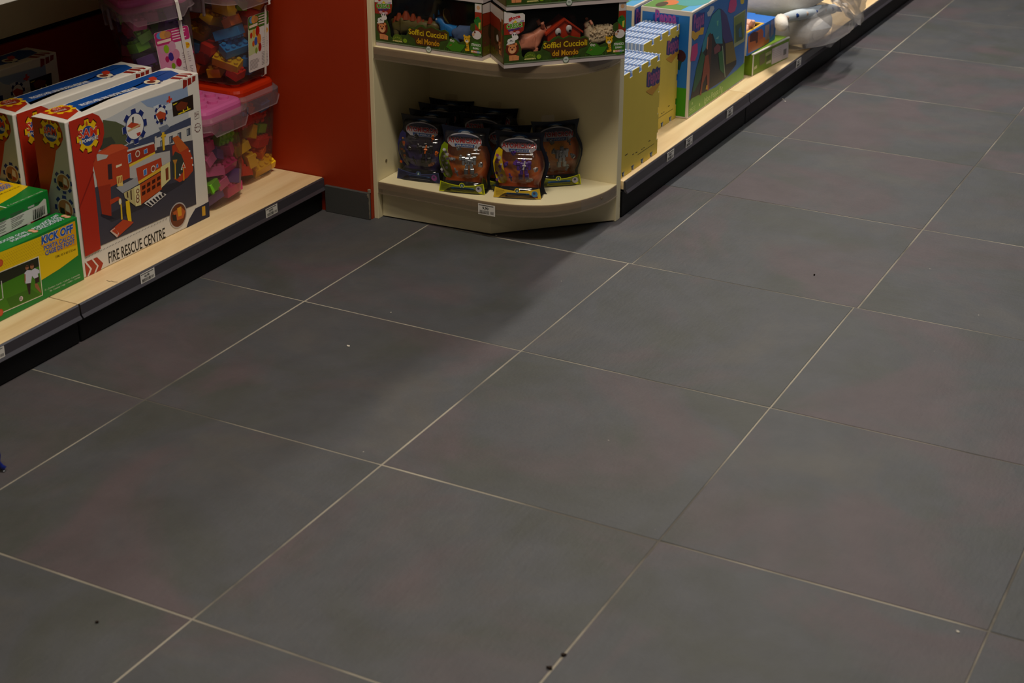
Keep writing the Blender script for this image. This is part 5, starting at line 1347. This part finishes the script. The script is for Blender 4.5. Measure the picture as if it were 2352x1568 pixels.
link('ribbon_tail', tube_me('ribbon_tail', [e_ + Vector((-.004, .004, .002)), e_ + Vector((.010, .022, -.004)), e_ + Vector((.020, .040, -.016))], .01, 6, [.012, .010, .002]), NAVYF, plush)
BAG = clear_mat('clear_polybag', (250, 250, 252), haze=0.24, hazecol=(226, 222, 220), rough=0.22, gloss=0.6)
bag = thing('plastic_bag', 'crumpled clear plastic bag around the white plush, hanging over the deck edge', 'bag', (-.225, 3.74, ZR), 0)
def sheet(name, c4, n, amp, seed, parent):
    rnd = random.Random(seed); A, B, C_, D = [Vector(q) for q in c4]; bm = bmesh.new(); V = []
    for i in range(n + 1):
        row = []
        for j in range(n + 1):
            u, v_ = i / n, j / n; q = (A.lerp(B, u)).lerp(D.lerp(C_, u), v_)
            row.append(bm.verts.new(q + Vector((rnd.uniform(-1, 1), rnd.uniform(-1, 1), rnd.uniform(-1, 1))) * amp + Vector((0, 0, .014 * math.sin(3 * u + 2 * v_)))))
        V.append(row)
    for i in range(n):
        for j in range(n): bm.faces.new((V[i][j], V[i + 1][j], V[i + 1][j + 1], V[i][j + 1]))
    return link(name, fin(bm, name), BAG, parent)
rnd = random.Random(12); secs = []
for y, cx_, cz_, rx, rz_ in ((-.150, -.01, .062, .050, .048), (-.135, .0, .064, .105, .062), (-.07, .008, .068, .145, .068), (.0, .016, .070, .160, .071), (.07, .026, .069, .160, .069), (.13, .042, .064, .140, .060), (.18, .062, .056, .110, .050), (.22, .080, .050, .080, .040), (.25, .094, .046, .060, .026)):
    secs.append([(cx_ + (rx + rnd.uniform(-.010, .010)) * math.copysign(abs(math.cos(a)) ** .8, math.cos(a)), y + rnd.uniform(-.008, .008), max(.0015, cz_ + (rz_ + rnd.uniform(-.006, .006)) * math.sin(a))) for a in [2 * PI * k / 18 for k in range(18)]])
link('bag_film', loft('bag_film', secs, True, False), BAG, bag)
T1 = on_x(1978, 52, -.085) - Vector(bag.location); T2 = on_x(1992, 2, -.105) - Vector(bag.location); T3 = on_x(1908, 2, -.19) - Vector(bag.location); T4 = on_x(1925, 22, -.15) - Vector(bag.location)
sheet('bag_tail', (T3, T2, T1, T4), 8, .0060, 3, bag); sheet('bag_tail', (T3 + Vector((-.02, .01, .012)), T2 + Vector((-.02, 0, .014)), T1 + Vector((-.006, .002, .004)), T4 + Vector((-.02, 0, .01))), 8, .0070, 5, bag)
T5 = on_x(1908, 112, -.115) - Vector(bag.location); T6 = on_x(1925, 70, -.14) - Vector(bag.location); T7 = on_x(1880, 60, -.13) - Vector(bag.location); T8 = on_x(1850, 112, -.135) - Vector(bag.location)
sheet('bag_corner', (T8, T5, T6, T7), 7, .003, 6, bag)
# purple carton further along
pc = thing('small_carton', 'purple carton further along the deck past the bagged plush', 'toy box', tuple(on_z(1982, 2, ZR) + Vector((-.02, 0, .0004))), math.radians(90))
carton_body('carton', .20, .12, .10, mat('purple_card', (92, 60, 130), .4, .4), pc, .0015); box('lid_band', -.0008, .2008, -.0008, .1208, .078, .086, mat('purple_band', (150, 120, 180), .4, .4), pc)

# ------------------------------------------------------------------ small things on the floor
BLUEP = mat('glossy_blue_plastic', (12, 34, 120), .2, .6, coat=.5)
tip = on_z(13, 1082, 0)
st = thing('blue_strap', 'glossy dark blue strap end curling on the floor tiles', 'strap', (tip.x, tip.y, 0), 0)
r_ = CROT @ Vector((1, 0, 0)); r_.z = 0; r_.normalize(); u_ = Vector((0, 0, 1))
def SP(dx, dz, back=0): return r_ * dx + u_ * dz + Vector((-r_.y, r_.x, 0)) * back
path = [SP(-.050, .062), SP(-.024, .066), SP(-.0115, .052), SP(-.0090, .036), SP(-.0120, .022), SP(-.0070, .011), SP(.0, .006)]
so = link('strap_band', tube_me('strap_band', path, .004, 8, [.005, .0048, .0045, .0042, .0042, .005, .0052]), BLUEP, st, True)
so2 = link('strap_band', tube_me('strap_band', [SP(-.050, .055, .004), SP(-.028, .050, .004), SP(-.018, .030, .004), SP(-.016, .012, .004), SP(-.006, .0048, .003)], .004, 8, [.004, .004, .004, .0045, .0045]), BLUEP, st, True)
r = bmesh.new(); bmesh.ops.create_uvsphere(r, u_segments=10, v_segments=8, radius=.0022); link('metal_tip', fin(r, 'metal_tip'), MATS['silver_plastic'], st, True, loc=SP(-.002, .0022, -.004))
SCR = mat('paper_scrap', (206, 200, 188), .8, .1); CRB = mat('dark_crumb', (40, 30, 24), .8, .1)
for k, (x, y, s, dk, lb) in enumerate(((800, 795, .006, 0, 'tiny pale paper scrap on a tile before the beech deck'), (898, 718, .003, 0, 'tiny pale paper scrap on a tile before the cream corner unit'), (2200, 1451, .004, 0, 'tiny pale paper scrap on a tile in the open aisle'), (1798, 228, .006, 0, 'tiny pale paper scrap at the foot of the right plinth'), (1803, 233, .005, 0, 'tiny pale paper scrap at the foot of the right plinth'),
                                        (1262, 1535, .006, 1, 'dark crumb on the joint line in the open aisle'), (1294, 1505, .006, 1, 'dark crumb on the joint line in the open aisle'), (1870, 632, .004, 1, 'dark crumb in the middle of an aisle tile'), (1140, 541, .004, 0, 'tiny pale paper scrap at the corner unit plinth'), (223, 1430, .004, 1, 'dark crumb on a tile near the blue strap'))):
    q = on_z(x, y, 0); rnd = random.Random(k)
    pts = [(s * rnd.uniform(.5, 1) * math.cos(a), s * rnd.uniform(.3, .7) * math.sin(a)) for a in [i * PI / 4 for i in range(8)]]
    o = link('crumb' if dk else 'paper_scrap', prism_me('scrap', pts, 0, .0012 if not dk else .003, 'xy'), CRB if dk else SCR, None, loc=(q.x, q.y, .0003), rot=(0, 0, rnd.random() * 3))
    tag(o, lb, 'crumb' if dk else 'paper scrap', 'crumbs and scraps on the floor' )

# hairline scratch on the beech deck beside the carton, added as a thin dark tube
sc = thing('deck_scratch', 'hairline dark scratch on the beech deck before the rescue carton', 'scratch_line', tuple(on_z(262, 645, ZL + .0004)), 0)
tp = [on_z(px, py, ZL + .0006) - Vector(sc.location) for px, py in ((245, 644), (252, 646), (256, 645), (262, 647), (270, 647.5))]
link('scratch_line', tube_me('scratch_line', tp, .0004, 5), CRB, sc)
